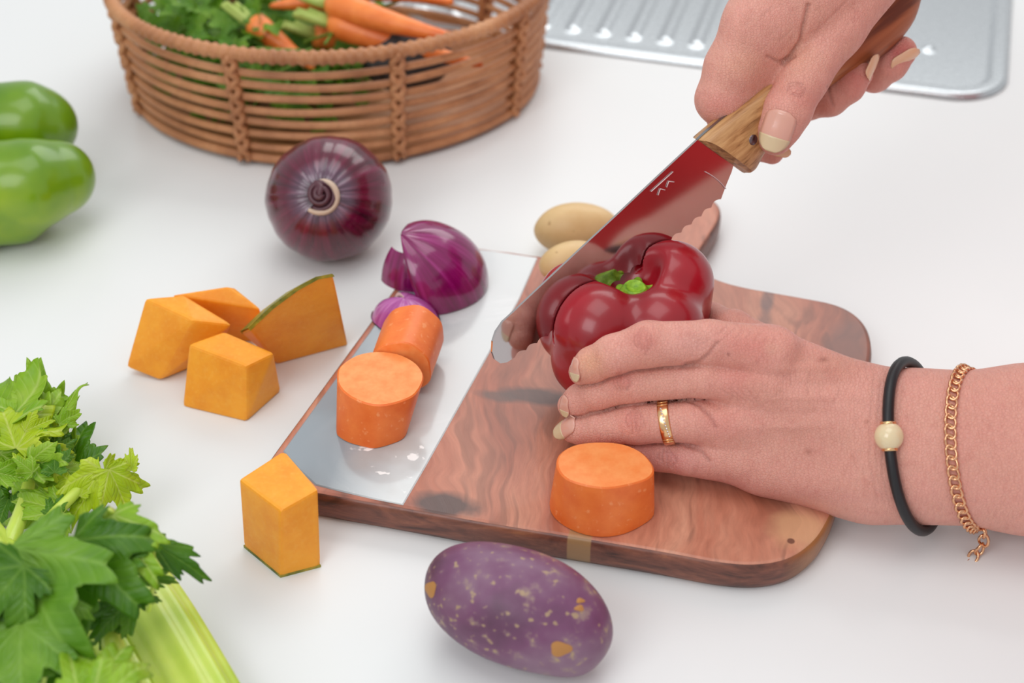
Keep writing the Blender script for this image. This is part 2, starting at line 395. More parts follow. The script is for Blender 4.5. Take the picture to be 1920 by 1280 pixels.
def resin(t, b):
    n = NT(t); c = n.coord(rot=(0, 0, -bang)); w1 = n.noise(c, 9, 5, .6, 1.5)
    ed = n.coord(rot=(0, 0, -bang)); sx = n.new('ShaderNodeSeparateXYZ'); n.link(ed, sx.inputs[0])
    def bx(x, y): p = P(x, y, TB) - BC; return p[0] * math.cos(-bang) - p[1] * math.sin(-bang)
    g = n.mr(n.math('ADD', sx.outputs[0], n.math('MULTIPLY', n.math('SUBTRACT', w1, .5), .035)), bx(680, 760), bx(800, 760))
    col = n.mix(g, srgb(146, 156, 163), srgb(206, 209, 209))  # greyer to the left: a reflection painted into the base colour
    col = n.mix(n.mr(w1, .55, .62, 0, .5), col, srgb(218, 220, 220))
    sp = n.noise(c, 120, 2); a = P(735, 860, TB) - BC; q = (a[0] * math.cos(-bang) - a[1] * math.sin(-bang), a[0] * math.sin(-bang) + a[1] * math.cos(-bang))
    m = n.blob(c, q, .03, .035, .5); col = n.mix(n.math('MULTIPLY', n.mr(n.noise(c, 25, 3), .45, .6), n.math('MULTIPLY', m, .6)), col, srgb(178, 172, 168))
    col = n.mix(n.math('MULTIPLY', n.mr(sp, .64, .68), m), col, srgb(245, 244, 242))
    n.link(col, b.inputs['Base Color']); n.bump(n.noise(c, 40, 2), .08, .002, b)
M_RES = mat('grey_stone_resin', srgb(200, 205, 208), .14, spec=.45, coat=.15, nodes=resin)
rpx = [(756, 947), (700, 936), (640, 922), (592, 910), (560, 880), (531, 846), (575, 785), (630, 710), (692, 625), (740, 556), (782, 500), (812, 465), (860, 464), (925, 471), (1008, 484), (975, 560), (930, 640), (860, 765), (800, 872)]
rp = np.array([P(x, y, TB) for x, y in rpx]); rp[:, 2] = 0
ar2 = np.sum(rp[:, 0] * np.roll(rp[:, 1], -1) - np.roll(rp[:, 0], -1) * rp[:, 1]) > 0; n_ = len(rp); L = []
for d, z in ((0, .0165), (0, .0181), (.0007, .0186)):
    q = inset(rp, d); q[:, 2] = z; L.append(q)
Fc = []
for r in range(2):
    for i in range(n_):
        j = (i + 1) % n_; f = (r * n_ + i, r * n_ + j, (r + 1) * n_ + j, (r + 1) * n_ + i); Fc.append(f if ar2 else f[::-1])
top = tuple(range(2 * n_, 3 * n_)); Fc.append(top if ar2 else top[::-1])
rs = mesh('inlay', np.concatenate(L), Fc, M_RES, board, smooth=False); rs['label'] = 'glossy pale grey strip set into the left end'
TR = .0186

# ================================================================== PEPPERS
def pepper_mat(name, c1, c2, c3):
    def f(t, b):
        n = NT(t); c = n.coord(); v = n.noise(c, 18, 3); col = n.ramp(v, [(.3, c1), (.55, c2), (.75, c3)]); n.link(col, b.inputs['Base Color'])
        n.bump(n.noise(c, 90, 3), .10, .0015, b)
    m = mat(name, c2, .3, sss=.10, sssr=(1, .2, .1), ssss=.004, coat=.35, nodes=f); m.node_tree.nodes['Principled BSDF'].inputs['Coat Roughness'].default_value = .13; return m
M_RPEP = pepper_mat('red_pepper_skin', srgb(140, 4, 22), srgb(168, 6, 30), srgb(184, 12, 36))
M_GPEP = pepper_mat('green_pepper_skin', srgb(86, 130, 0), srgb(114, 152, 0), srgb(150, 178, 8))
def fstem(t, b):
    n = NT(t); c = n.coord(); n.link(n.ramp(n.noise(c, 260, 3), [(.3, srgb(96, 140, 20)), (.6, srgb(140, 184, 34)), (.8, srgb(178, 208, 70))]), b.inputs['Base Color']); n.bump(n.noise(c, 300, 3), .4, .001, b)
M_STEM = mat('pepper_stem_green', srgb(140, 184, 34), .45, sss=.1, ssss=.002, nodes=fstem)
# knife blade plane: vertical, turned a little to the right of the camera
BA = math.radians(32); BTL = math.radians(15); BN = np.array([math.sin(BA) * math.cos(BTL), -math.cos(BA) * math.cos(BTL), math.sin(BTL)]); BDIR = np.array([math.cos(BA), math.sin(BA), 0.0]); BUP = np.cross(BDIR, BN) * -1.0
if BUP[2] < 0: BUP = -BUP
PC0 = np.array([.0625, -.072, 0]); B0 = np.array([.060, -.0665, .09])
def BP_(x, y, off=0.0): return plane_hit(x, y, B0 + BN * off, BN)
h = .0008
ax = [np.arange(PC0[0] - .056, PC0[0] + .056, h), np.arange(PC0[1] - .058, PC0[1] + .056, h), np.arange(.014, .122, h)]
f = Field(ax)
for a, Rr, zc, r, rb, kf in ((228, .0235, .0775, .0255, .0165, 1.0), (313, .0245, .0765, .0250, .0165, 1.0), (22, .0265, .0880, .0235, .0165, 1.0), (95, .0240, .0860, .0200, .015, .95), (163, .0290, .0795, .0200, .0155, 1.0)):
    a = math.radians(a); d = np.array([math.cos(a), math.sin(a), 0])
    g = Field(ax); g.chain([(PC0 + d * Rr + [0, 0, zc], r), (PC0 + d * (Rr * .98) + [0, 0, .058], r * .98), (PC0 + d * .0130 + [0, 0, .0345], rb)], k=.004)
    f.merge(g, .0065)
f.cap(PC0 + [0, 0, .035], PC0 + [0, 0, .072], .012, .022, .008)
f.ell(PC0 + [.001, .002, .112], (.017, .015, .026), k=.006, op='s')
# knife cut: a thin slot above the serrated edge
X = ax[0][:, None, None]; Y = ax[1][None, :, None]; Z = ax[2][None, None, :]
dpl = (X - B0[0]) * BN[0] + (Y - B0[1]) * BN[1] + (Z - B0[2]) * BN[2]
e0 = BP_(1266, 441); e1 = BP_(1047, 625); sl_ = np.dot(e0 - e1, BUP) / np.dot(e0 - e1, BDIR)
s_ = (X - e1[0]) * BDIR[0] + (Y - e1[1]) * BDIR[1] + (Z - e1[2]) * BDIR[2]; hv_ = (X - e1[0]) * BUP[0] + (Y - e1[1]) * BUP[1] + (Z - e1[2]) * BUP[2]; zl = sl_ * s_ - .003
slot = np.maximum(np.abs(dpl) - .0013, zl - hv_); f.A = np.maximum(f.A, -slot).astype(np.float32)
V, Q = f.nets(); V = lap(V, Q, 1, .4)
pep = thing('bell_pepper', (PC0[0], PC0[1], TB), 'glossy red bell pepper standing on the board being sliced by the knife', 'bell pepper')
me = fast_mesh('pepper_body', V - np.array(pep.location), Q); link('pepper_body', me, M_RPEP, pep)
PEPBVH = BVHTree.FromPolygons([tuple(v) for v in V], [tuple(map(int, q)) for q in Q])
# stem: short cut stub with a flared ragged cap
sc_ = PC0 + [.0032, -.0062, .0915]; ax2 = [np.arange(sc_[0] - .02, sc_[0] + .02, .0006), np.arange(sc_[1] - .02, sc_[1] + .02, .0006), np.arange(.070, .116, .0006)]
g = Field(ax2)
for i in range(6):
    a = i * math.pi / 3 + .3; d = np.array([math.cos(a), math.sin(a), 0]); rr_ = .0112 + .0015 * math.sin(i * 2.3)
    g.cap(sc_ + [0, 0, -.001], sc_ + d * rr_ + [0, 0, .0005 + .001 * math.cos(i * 1.7)], .0052, .0026, .003)
g.cap(sc_ + [0, 0, -.008], sc_ + [0, 0, .002], .0065, .0070, .002); g.ell(sc_ + [0, -.001, .0085], (.0062, .0055, .0042), k=.001, op='s')
V, Q = g.nets(); V = lap(V, Q, 1); me = fast_mesh('stem', V - np.array(pep.location), Q); so = link('stem', me, M_STEM, pep); so['label'] = 'bright green cut stem'
# green pepper lying at the left edge of the frame
gz = .036; A0 = P(-150, 250, gz); hg = .0011
c1 = P(55, 232, .046); c2 = P(88, 345, .043)
ax3 = [np.arange(-.50, -.24, hg), np.arange(.03, .27, hg), np.arange(-.005, .095, hg)]
f = Field(ax3)
def pz(x, y, z): return P(x, y, z)
for pts in ([(pz(-170, 262, .046), .020), (pz(-60, 236, .050), .0295), (pz(50, 232, .050), .0275), (pz(78, 236, .046), .0245)],
            [(pz(-170, 330, .040), .020), (pz(-50, 352, .044), .030), (pz(60, 345, .043), .0285), (pz(108, 334, .041), .0245)],
            [(pz(-170, 350, .026), .018), (pz(-60, 398, .0265), .0255), (pz(30, 388, .0250), .0235), (pz(72, 372, .023), .017)],
            [(pz(-170, 300, .03), .02), (pz(-60, 270, .030), .026), (pz(50, 262, .028), .024)]):
    g = Field(ax3); g.chain(pts, k=.006); f.merge(g, .007)
V, Q = f.nets(); V = lap(V, Q, 2); V[:, 2] -= V[:, 2].min()
gc = V.mean(0); gp = thing('bell_pepper', (gc[0], gc[1], 0), 'green bell pepper lying on its side at the left edge of the worktop', 'bell pepper')
link('pepper_body', fast_mesh('green_pepper_body', V - np.array(gp.location), Q), M_GPEP, gp)
st0 = pz(-170, 300, .042); v, fc = tube_mesh(smooth_path([st0 + [.006, 0, 0], st0 + [-.008, 0, .002], st0 + [-.02, .004, .006]], 10), np.linspace(.008, .0055, 11), 12)
mesh('stem', v, fc, M_STEM, gp)

# ================================================================== ONIONS
ON_C = None
def onion_mat(t, b):
    n = NT(t); tc = n.new('ShaderNodeAttribute', attribute_name='tint'); sep = n.new('ShaderNodeSeparateXYZ'); n.link(tc.outputs['Vector'], sep.inputs[0])
    lon, pol = sep.outputs[0], sep.outputs[1]      # longitude 0-1, polar 0-1
    cm = n.new('ShaderNodeCombineXYZ'); n.link(n.math('MULTIPLY', lon, 46), cm.inputs[0]); n.link(n.math('MULTIPLY', pol, 2.2), cm.inputs[1])
    st = n.noise(cm.outputs[0], 1.0, 4, .65, .3)
    c = n.coord(); bl = n.noise(c, 30, 3)
    col = n.ramp(st, [(.3, srgb(58, 6, 26)), (.5, srgb(92, 8, 42)), (.75, srgb(120, 20, 62))])
    crown = n.mr(n.math('ADD', pol, n.math('MULTIPLY', n.math('SUBTRACT', st, .5), .10)), .135, .20, 1, 0)
    grey = n.ramp(st, [(.3, srgb(52, 28, 42)), (.5, srgb(98, 72, 92)), (.7, srgb(150, 122, 140))])
    inner = n.mr(pol, .05, .10, 1, 0); grey = n.mix(inner, grey, srgb(46, 28, 34)); col = n.mix(n.math('MULTIPLY', crown, .9), col, grey)
    col = n.mix(n.mr(bl, .5, .75, 0, .5), col, srgb(64, 8, 26)); n.link(col, b.inputs['Base Color'])
    n.bump(st, .35, .0008, b)
M_ONION = mat('red_onion_skin', srgb(90, 15, 45), .24, coat=.45, nodes=onion_mat)
M_DRY = mat('onion_dry_neck', srgb(205, 180, 158), .6); M_ONECK = mat('onion_neck_dark', srgb(82, 38, 50), .45, coat=.2)
orad = 118 * 1.0; oc = P(617, 372, .0395); od = depth(oc); r_on = 118 * od / FPX
on = thing('onion', (oc[0], oc[1], 0), 'whole dark red onion with its dry neck facing forward, in front of the basket', 'onion')
naxis = PD(600, 364, od - r_on) - oc; naxis /= np.linalg.norm(naxis)
t1 = np.cross(naxis, [0, 0, 1]); t1 /= np.linalg.norm(t1); t2 = np.cross(naxis, t1)
V = []; T = []; NLO, NLA = 180, 90
for i in range(NLA + 1):
    th = math.pi * i / NLA
    rr_ = 1 - .10 * math.exp(-(th / .30) ** 2) + .05 * math.exp(-(th / .11) ** 2)
    for j in range(NLO):
        ph = 2 * math.pi * j / NLO; rd = rr_ * (1 + .006 * math.sin(9 * ph + 1) + .003 * math.sin(23 * ph) + .010 * math.sin(2 * ph + .6)) * r_on
        V.append(oc + rd * (naxis * math.cos(th) * .93 + math.sin(th) * (t1 * math.cos(ph) + t2 * math.sin(ph)))); T.append((j / NLO, i / NLA, 0))
Fc = [(i * NLO + j, i * NLO + (j + 1) % NLO, (i + 1) * NLO + (j + 1) % NLO, (i + 1) * NLO + j) for i in range(NLA) for j in range(NLO)]
V = np.array(V); V[:, 2] = np.maximum(V[:, 2], .0005)
ob = mesh('bulb', V, [q[::-1] for q in Fc], M_ONION, on); color_attr(ob.data, np.array(T))
bm = bmesh.new(); bm.from_mesh(ob.data); bmesh.ops.recalc_face_normals(bm, faces=bm.faces); bm.to_mesh(ob.data); bm.free()
nc = oc + naxis * r_on * .865
ring = []
for j in range(26):
    a = .9 + 3.9 * j / 25; q = nc + .0120 * (t1 * math.cos(a) + t2 * math.sin(a)) * (1 - .012 * j) + naxis * (.0018 + .0012 * math.sin(a * 2)); ring.append(q)
v, fc = tube_mesh(ring, .0011 + .0010 * np.sin(np.linspace(.15, 3.0, 26)), 8); mesh('neck_ring', v, fc, M_DRY, on)['label'] = 'pale dry skin ring at the neck'
parts = []
for k_, (r0, r1, turns, zz) in enumerate(((.0096, .0014, 2.3, .0050),)):
    pth = []
    for j in range(70):
        u_ = j / 69; a = 1.0 + turns * 2 * math.pi * u_; rr_ = r0 + (r1 - r0) * u_; pth.append(nc + rr_ * (t1 * math.cos(a) + t2 * math.sin(a)) + naxis * (.0012 + zz * u_))
    parts.append(tube_mesh(pth, .0018, 8))
tip = smooth_path([nc + t1 * .0035 + naxis * .001 + t2 * -.006, nc + naxis * .004 - t2 * .0045, nc + naxis * .0062 - t2 * .0005, nc + naxis * .005 + t2 * .003], 14)
parts.append(tube_mesh(tip, np.linspace(.0032, .0014, len(tip)), 8))
v, fc = join(parts); mesh('neck', v, fc, M_ONECK, on)

def shell_mat(name, a, bb, cc):
    def f(t, b):
        n = NT(t); tc = n.new('ShaderNodeAttribute', attribute_name='tint'); sep = n.new('ShaderNodeSeparateXYZ'); n.link(tc.outputs['Vector'], sep.inputs[0])
        cm = n.new('ShaderNodeCombineXYZ'); n.link(n.math('MULTIPLY', sep.outputs[0], 40), cm.inputs[0]); n.link(n.math('MULTIPLY', sep.outputs[1], 2.0), cm.inputs[1])
        st = n.noise(cm.outputs[0], 1.0, 3, .55, .3); col = n.ramp(st, [(.3, a), (.55, bb), (.75, cc)])
        n.link(col, b.inputs['Base Color']); n.bump(st, .25, .0007, b)
    return mat(name, bb, .2, sss=.12, sssr=(1, .2, .7), ssss=.003, coat=.5, nodes=f)
M_SH = shell_mat('onion_layer_magenta', srgb(104, 0, 66), srgb(134, 8, 92), srgb(164, 48, 128))
M_SH2 = shell_mat('onion_layer_pink', srgb(158, 60, 140), srgb(184, 94, 166), srgb(214, 150, 200))
M_CUT = mat('onion_cut_edge', srgb(232, 190, 190), .4, sss=.2, ssss=.002)
def shell(cen, rad, rot, th, ph, thick, m, label, nth=34, nph=40, shape=None):
    cen = np.array(cen); M = np.array(rot); V = []; T = []
    for lay in (0, 1):
        for i in range(nth + 1):
            a = th[0] + (th[1] - th[0]) * i / nth
            for j in range(nph + 1):
                b = ph[0] + (ph[1] - ph[0]) * j / nph; q = np.array([math.sin(a) * math.cos(b), math.sin(a) * math.sin(b), math.cos(a)])
                rr_ = (np.array(rad) - thick * lay); k_ = 1 + (.06 * math.exp(-(a / .22) ** 2) if shape else 0) + .006 * math.sin(b * 7)
                V.append(cen + M @ (q * rr_ * k_)); T.append((b / 6.283, a / 3.1416, 0))
    W = nph + 1; N = (nth + 1) * W; Fc = []; mi = []
    for i in range(nth):
        for j in range(nph):
            a = i * W + j; Fc.append((a, a + 1, a + W + 1, a + W)); mi.append(0); Fc.append((N + a, N + a + W, N + a + W + 1, N + a + 1)); mi.append(0)
    for i in range(nth):
        for j in (0, nph):
            a = i * W + j; Fc.append((a, a + W, N + a + W, N + a) if j == 0 else (a, N + a, N + a + W, a + W)); mi.append(1)
    for j in range(nph):
        for i in (0, nth):
            a = i * W + j; Fc.append((a, N + a, N + a + 1, a + 1)); mi.append(1)
    V = np.array(V); V[:, 2] = np.maximum(V[:, 2], TR + .0002)
    me = bpy.data.meshes.new('onion_piece'); me.from_pydata([tuple(v) for v in V], [], Fc); me.update(); color_attr(me, np.array(T))
    o = link('onion_piece', me, [m, M_CUT]); me.polygons.foreach_set('material_index', mi)
    bm = bmesh.new(); bm.from_mesh(me); bmesh.ops.remove_doubles(bm, verts=bm.verts, dist=1e-6); bmesh.ops.recalc_face_normals(bm, faces=bm.faces); bm.to_mesh(me); bm.free()
    recenter(o); tag(o, label, 'onion', 'cut red onion layers on the board'); return o
def RZYX(z, y, x):
    return np.array((Matrix.Rotation(z, 3, 'Z') @ Matrix.Rotation(y, 3, 'Y') @ Matrix.Rotation(x, 3, 'X')))
c_ = P(797, 560, TR); shell(c_ + [.002, .016, .003], (.0365, .034, .0400), RZYX(0, math.radians(-22), math.radians(10)), (.0, 1.95), (-1.62, 1.5), .0032, M_SH, 'large magenta red onion quarter standing on the pale strip, largest onion piece', shape=1)
c_ = P(772, 552, TR); shell(c_ + [0, .024, -.004], (.0215, .022, .0330), RZYX(math.radians(-12), 0, math.radians(-6)), (.72, 1.55), (-2.55, -.75), .003, M_SH, 'small upright magenta onion layer tucked left of the large onion quarter')
c_ = P(760, 604, TR); shell(c_ + [.0, .004, -.006], (.0225, .018, .0215), RZYX(math.radians(-30), 0, 0), (0, 1.45), (-2.9, 2.4), .0026, M_SH2, 'pink onion layer lying dome up behind the orange carrot pieces')

# ================================================================== POTATOES
def lump(name, cen, radii, rot, m, lab, cat, seed, amp=.03, sc=45, group=None, bumps=(), floor=0.0, seg=64):
    bm = bmesh.new(); bmesh.ops.create_icosphere(bm, subdivisions=5, radius=1); M = np.array(rot); cen = np.array(cen)
    V = np.array([v.co[:] for v in bm.verts]); nn = noise3(V, 1.3, seed)
    V = V * (1 + amp * nn)[:, None]
    for (d, w_, a) in bumps:
        d = np.array(d, float); d /= np.linalg.norm(d); Vn = V / np.linalg.norm(V, axis=1)[:, None]; V = V * (1 + a * np.exp(-((1 - Vn @ d) / w_)))[:, None]
    V = (V * np.array(radii)) @ M.T + cen; V[:, 2] += (floor + .0003) - V[:, 2].min()
    V[:, 2] = np.where(V[:, 2] < floor + .0012, floor + .0003 + (V[:, 2] - floor) * .3, V[:, 2])
    for v, q in zip(bm.verts, V): v.co = q
    me = bpy.data.meshes.new(name); bm.to_mesh(me); bm.free(); o = link(name, me, m); recenter(o); return tag(o, lab, cat, group)
def purple(t, b):
    n = NT(t); c = n.coord(); v = n.noise(c, 16, 4, .6); col = n.ramp(v, [(.32, srgb(84, 50, 72)), (.48, srgb(116, 70, 102)), (.62, srgb(136, 104, 124)), (.8, srgb(146, 124, 122))])
    sk = n.noise(c, 130, 4, .6); col = n.mix(n.mr(sk, .56, .68, 0, .65), col, srgb(158, 134, 120))
    sp = n.noise(c, 260, 1, .4); col = n.mix(n.mr(sp, .66, .72, 0, .7), col, srgb(176, 150, 110))
    n.link(col, b.inputs['Base Color']); n.bump(n.noise(c, 220, 4), .3, .0008, b)
M_PUR = mat('purple_potato_skin', srgb(115, 65, 105), .42, spec=.45, nodes=purple)
def tan(t, b):
    n = NT(t); c = n.coord(); v = n.noise(c, 22, 4, .6); col = n.ramp(v, [(.3, srgb(206, 168, 112)), (.6, srgb(224, 192, 140))]); sp = n.noise(c, 160, 2); col = n.mix(n.mr(sp, .68, .74, 0, .6), col, srgb(160, 116, 70))
    n.link(col, b.inputs['Base Color'])
M_TAN = mat('tan_potato_skin', srgb(216, 180, 126), .45, sss=.08, ssss=.003, nodes=tan)
pc = P(971, 1128, .031); s = depth(pc) / FPX
pp = lump('potato', pc, (190 * s, 112 * s, 108 * s), RZYX(math.radians(-24), math.radians(3), 0), M_PUR, 'large purple skinned potato lying in front of the cutting board', 'potato', 3, .035, bumps=(((.8, -.5, -.6), .05, .06), ((-.6, -.3, .8), .25, .03)))
def hit(bvh, x, y):
    d = ray(x, y); h_ = bvh.ray_cast(Vector(CAM), Vector(d / np.linalg.norm(d))); return (np.array(h_[0]), np.array(h_[1])) if h_[0] is not None else (None, None)
def bvh_of(o):
    M = np.array(o.matrix_basis) if o.parent is None else np.array(Matrix.Translation(o.parent.location)); me = o.data; q = np.empty(len(me.vertices) * 3); me.vertices.foreach_get('co', q); q = q.reshape(-1, 3) + M[:3, 3]
    return BVHTree.FromPolygons([tuple(v) for v in q], [tuple(p.vertices) for p in me.polygons])
bv = bvh_of(pp)
M_EYE = mat('potato_scar', srgb(178, 124, 66), .6)
for (x, y, rx, ry) in ((1051, 1216, 20, 14), (808, 1104, 10, 15), (1086, 1140, 9, 6), (1088, 1126, 8, 5)):
    pth = []; n_ = 20; Vv = []
    for rr_ in (1, .6, .25):
        for j in range(n_):
            a = 2 * math.pi * j / n_; k_ = 1 + .15 * math.sin(3 * a + x); q, nn = hit(bv, x + rx * rr_ * k_ * math.cos(a), y + ry * rr_ * k_ * math.sin(a))
            if q is None: q, nn = hit(bv, x, y)
            Vv.append(q + nn * (.00015 + .0004 * (1 - rr_)))
    Fc = [(r_ * n_ + j, r_ * n_ + (j + 1) % n_, (r_ + 1) * n_ + (j + 1) % n_, (r_ + 1) * n_ + j) for r_ in range(2) for j in range(n_)] + [tuple(2 * n_ + j for j in range(n_))]
    oo = mesh('scar', np.array(Vv) - np.array(pp.location), Fc, M_EYE); oo.parent = pp
pc = P(1081, 420, .021); s = depth(pc) / FPX
lump('potato', pc, (80 * s, 46 * s, 50 * s), RZYX(math.radians(4), 0, 0), M_TAN, 'tan potato behind the board, the farther and larger of two', 'potato', 9, .03)
pc = P(1070, 476, .037); s = depth(pc) / FPX
lump('potato', pc, (62 * s, 38 * s, 38 * s), RZYX(math.radians(22), 0, 0), M_TAN, 'small tan potato between the farther potato and the red pepper', 'potato', 15, .03, floor=TR)

# ================================================================== PUMPKIN CHUNKS
def pump(t, b):
    n = NT(t); c = n.coord(); v = n.noise(c, 40, 4, .6); col = n.ramp(v, [(.3, srgb(238, 146, 22)), (.6, srgb(250, 166, 38))]); f = n.noise(c, 400, 3)
    n.link(n.mix(n.mr(f, .5, .8, 0, .3), col, srgb(252, 186, 84)), b.inputs['Base Color']); n.bump(f, .3, .0005, b); 
M_PUMP = mat('pumpkin_flesh', srgb(246, 156, 30), .5, sss=.25, sssr=(1, .5, .1), ssss=.004, nodes=pump)
def rind(t, b):
    n = NT(t); c = n.coord(); v = n.noise(c, 90, 4, .6); n.link(n.ramp(v, [(.35, srgb(70, 92, 30)), (.55, srgb(150, 140, 40)), (.7, srgb(214, 160, 40))]), b.inputs['Base Color'])
M_RIND = mat('pumpkin_rind', srgb(110, 116, 40), .5, nodes=rind)
def chunk(pts, label, rind_pts=None, bev=.0016):
    pts = [np.array(p, float) for p in pts]; c = np.mean(pts, 0); zmin = min(p[2] for p in pts)
    t = thing('pumpkin_chunk', (c[0], c[1], zmin), label, 'pumpkin', 'cut pumpkin chunks left of the board')
    bm = bmesh.new(); [bm.verts.new(Vector(p - np.array(t.location))) for p in pts]; r = bmesh.ops.convex_hull(bm, input=bm.verts)
    bmesh.ops.dissolve_limit(bm, angle_limit=.06, verts=bm.verts, edges=bm.edges)
    bmesh.ops.bevel(bm, geom=list(bm.edges), offset=bev, segments=2, affect='EDGES', profile=.6); bmesh.ops.triangulate(bm, faces=[f_ for f_ in bm.faces if len(f_.verts) > 4])
    bmesh.ops.recalc_face_normals(bm, faces=bm.faces); me = bpy.data.meshes.new('flesh'); bm.to_mesh(me); bm.free(); o = link('flesh', me, M_PUMP, t, smooth=False)
    if rind_pts is not None:
        rp_ = np.array(rind_pts, float); cc = rp_.mean(0); rp_ = rp_ + (c - cc) * 0; v0_, v1_ = rp_[1] - rp_[0], rp_[2] - rp_[0]; n_ = np.cross(v0_, v1_); n_ /= np.linalg.norm(n_)
        if np.dot(n_, cc - c) < 0: n_ = -n_
        V = list(rp_ + n_ * .0004) + list(rp_ * 1 + n_ * -.0018); k = len(rp_); Fc = [tuple(range(k)), tuple(range(2 * k - 1, k - 1, -1))] + [(i, (i + 1) % k, k + (i + 1) % k, k + i) for i in range(k)]
        ro = mesh('rind', V, Fc, M_RIND, t, smooth=False); ro['label'] = 'thin mottled green rind'
        bm = bmesh.new(); bm.from_mesh(ro.data); bmesh.ops.recalc_face_normals(bm, faces=bm.faces); bm.to_mesh(ro.data); bm.free()
    return t
# front block
fb, lb, rb_ = P(462, 791, 0), P(342, 762, 0), P(527, 733, 0); bb = lb + rb_ - fb; h_ = height_at(fb + [-.0, .005, 0], 688)
chunk([fb, lb, rb_, bb, P(462, 686, h_), P(354, 645, h_), P(514, 661, h_), P(420, 621, h_)], 'block shaped pumpkin cube with flat top, nearest of the cluster of four')
# left slanted block
h1 = .046; chunk([P(300, 713, .001), P(236, 688, .005), P(400, 672, .0), P(350, 640, .001), P(362, 600, h1 - .002), P(272, 559, h1), P(436, 608, h1 - .008), P(345, 553, h1)], 'leaning pumpkin chunk, leftmost of the pumpkin pieces', bev=.0016)
# rear block
h2 = .043; chunk([P(432, 640, 0), P(345, 612, 0), P(482, 640, 0), P(430, 580, .0), P(425, 537, h2), P(322, 553, h2 - .002), P(490, 580, h2 - .012), P(440, 540, h2 - .003)], 'ridged pumpkin chunk half hidden behind the two blocks', bev=.0012)
# slab with rind on its curved top
a0, a1 = P(520, 683, 0), P(653, 647, 0.0); dn = a1 - a0; dn[2] = 0; dn /= np.linalg.norm(dn); nn = np.array([-dn[1], dn[0], 0])
nt = nn * .96 + np.array([0, 0, .28]); nt /= np.linalg.norm(nt)
def vp(x, y): return plane_hit(x, y, a0, np.array([nt[0], nt[1], -nt[2] * 1.0]) if False else nt)
face = [a0, a1, vp(640, 580), vp(625, 515), vp(594, 521), vp(556, 542), vp(510, 576), vp(467, 617)]
back = [p + nn * .022 - [0, 0, min(p[2], .0175)] for p in face]; back = [np.array([p[0], p[1], max(p[2], .0)]) for p in back]
crv = [face[i] for i in (3, 4, 5, 6, 7)]; crb = [back[i] for i in (3, 4, 5, 6, 7)]
td = chunk(face + back, 'large pumpkin slab with green rind along its curved top', None)
V = [p * 1.0 for p in crv] + [p * 1.0 for p in crb]; up_ = np.array([-.0006, 0, .0009]); V = [p + up_ - nn * .0001 for p in V] + [p - up_ * 1.2 for p in V]
k = 5; Fc = []
for i in range(k - 1): Fc += [(i, i + 1, k + i + 1, k + i), (2 * k + i, 3 * k + i, 3 * k + i + 1, 2 * k + i + 1), (i, 2 * k + i, 2 * k + i + 1, i + 1), (k + i, k + i + 1, 3 * k + i + 1, 3 * k + i)]
mesh('rind', V, Fc, M_RIND, td, smooth=False)['label'] = 'thin mottled green rind'
# tall block beside the board corner
fb, lb, rb_ = P(526, 1083, 0), P(457, 1026, 0), P(602, 1063, 0); bb = lb + rb_ - fb; h_ = height_at(fb + [0, .003, 0], 957)
chunk([fb, lb, rb_, bb, P(526, 957, h_), P(448, 898, h_), P(597, 917, h_), P(533, 843, h_)], 'tall pumpkin block standing at the front left corner of the board', [fb, lb, bb, rb_])

# ================================================================== CARROT CHUNKS
def car(t, b):
    n = NT(t); c = n.coord(); v = n.noise(c, 60, 4, .6); col = n.ramp(v, [(.3, srgb(232, 106, 36)), (.65, srgb(245, 130, 56))]); f = n.noise(c, 260, 3)
    n.link(n.mix(n.mr(f, .62, .7, 0, .5), col, srgb(252, 172, 116)), b.inputs['Base Color']); n.bump(f, .15, .0005, b)
M_CAR = mat('carrot_peeled', srgb(240, 120, 46), .45, sss=.2, sssr=(1, .4, .15), ssss=.004, nodes=car)
def cart(t, b):
    n = NT(t); c = n.coord(); v = n.noise(c, 160, 3, .6); n.link(n.ramp(v, [(.3, srgb(246, 138, 66)), (.65, srgb(252, 158, 90))]), b.inputs['Base Color']); n.bump(v, .2, .0004, b)
M_CART = mat('carrot_cut_face', srgb(250, 150, 80), .5, sss=.2, sssr=(1, .4, .15), ssss=.004, nodes=cart)
M_CORE = mat('carrot_core', srgb(248, 148, 84), .5, sss=.2, ssss=.004)
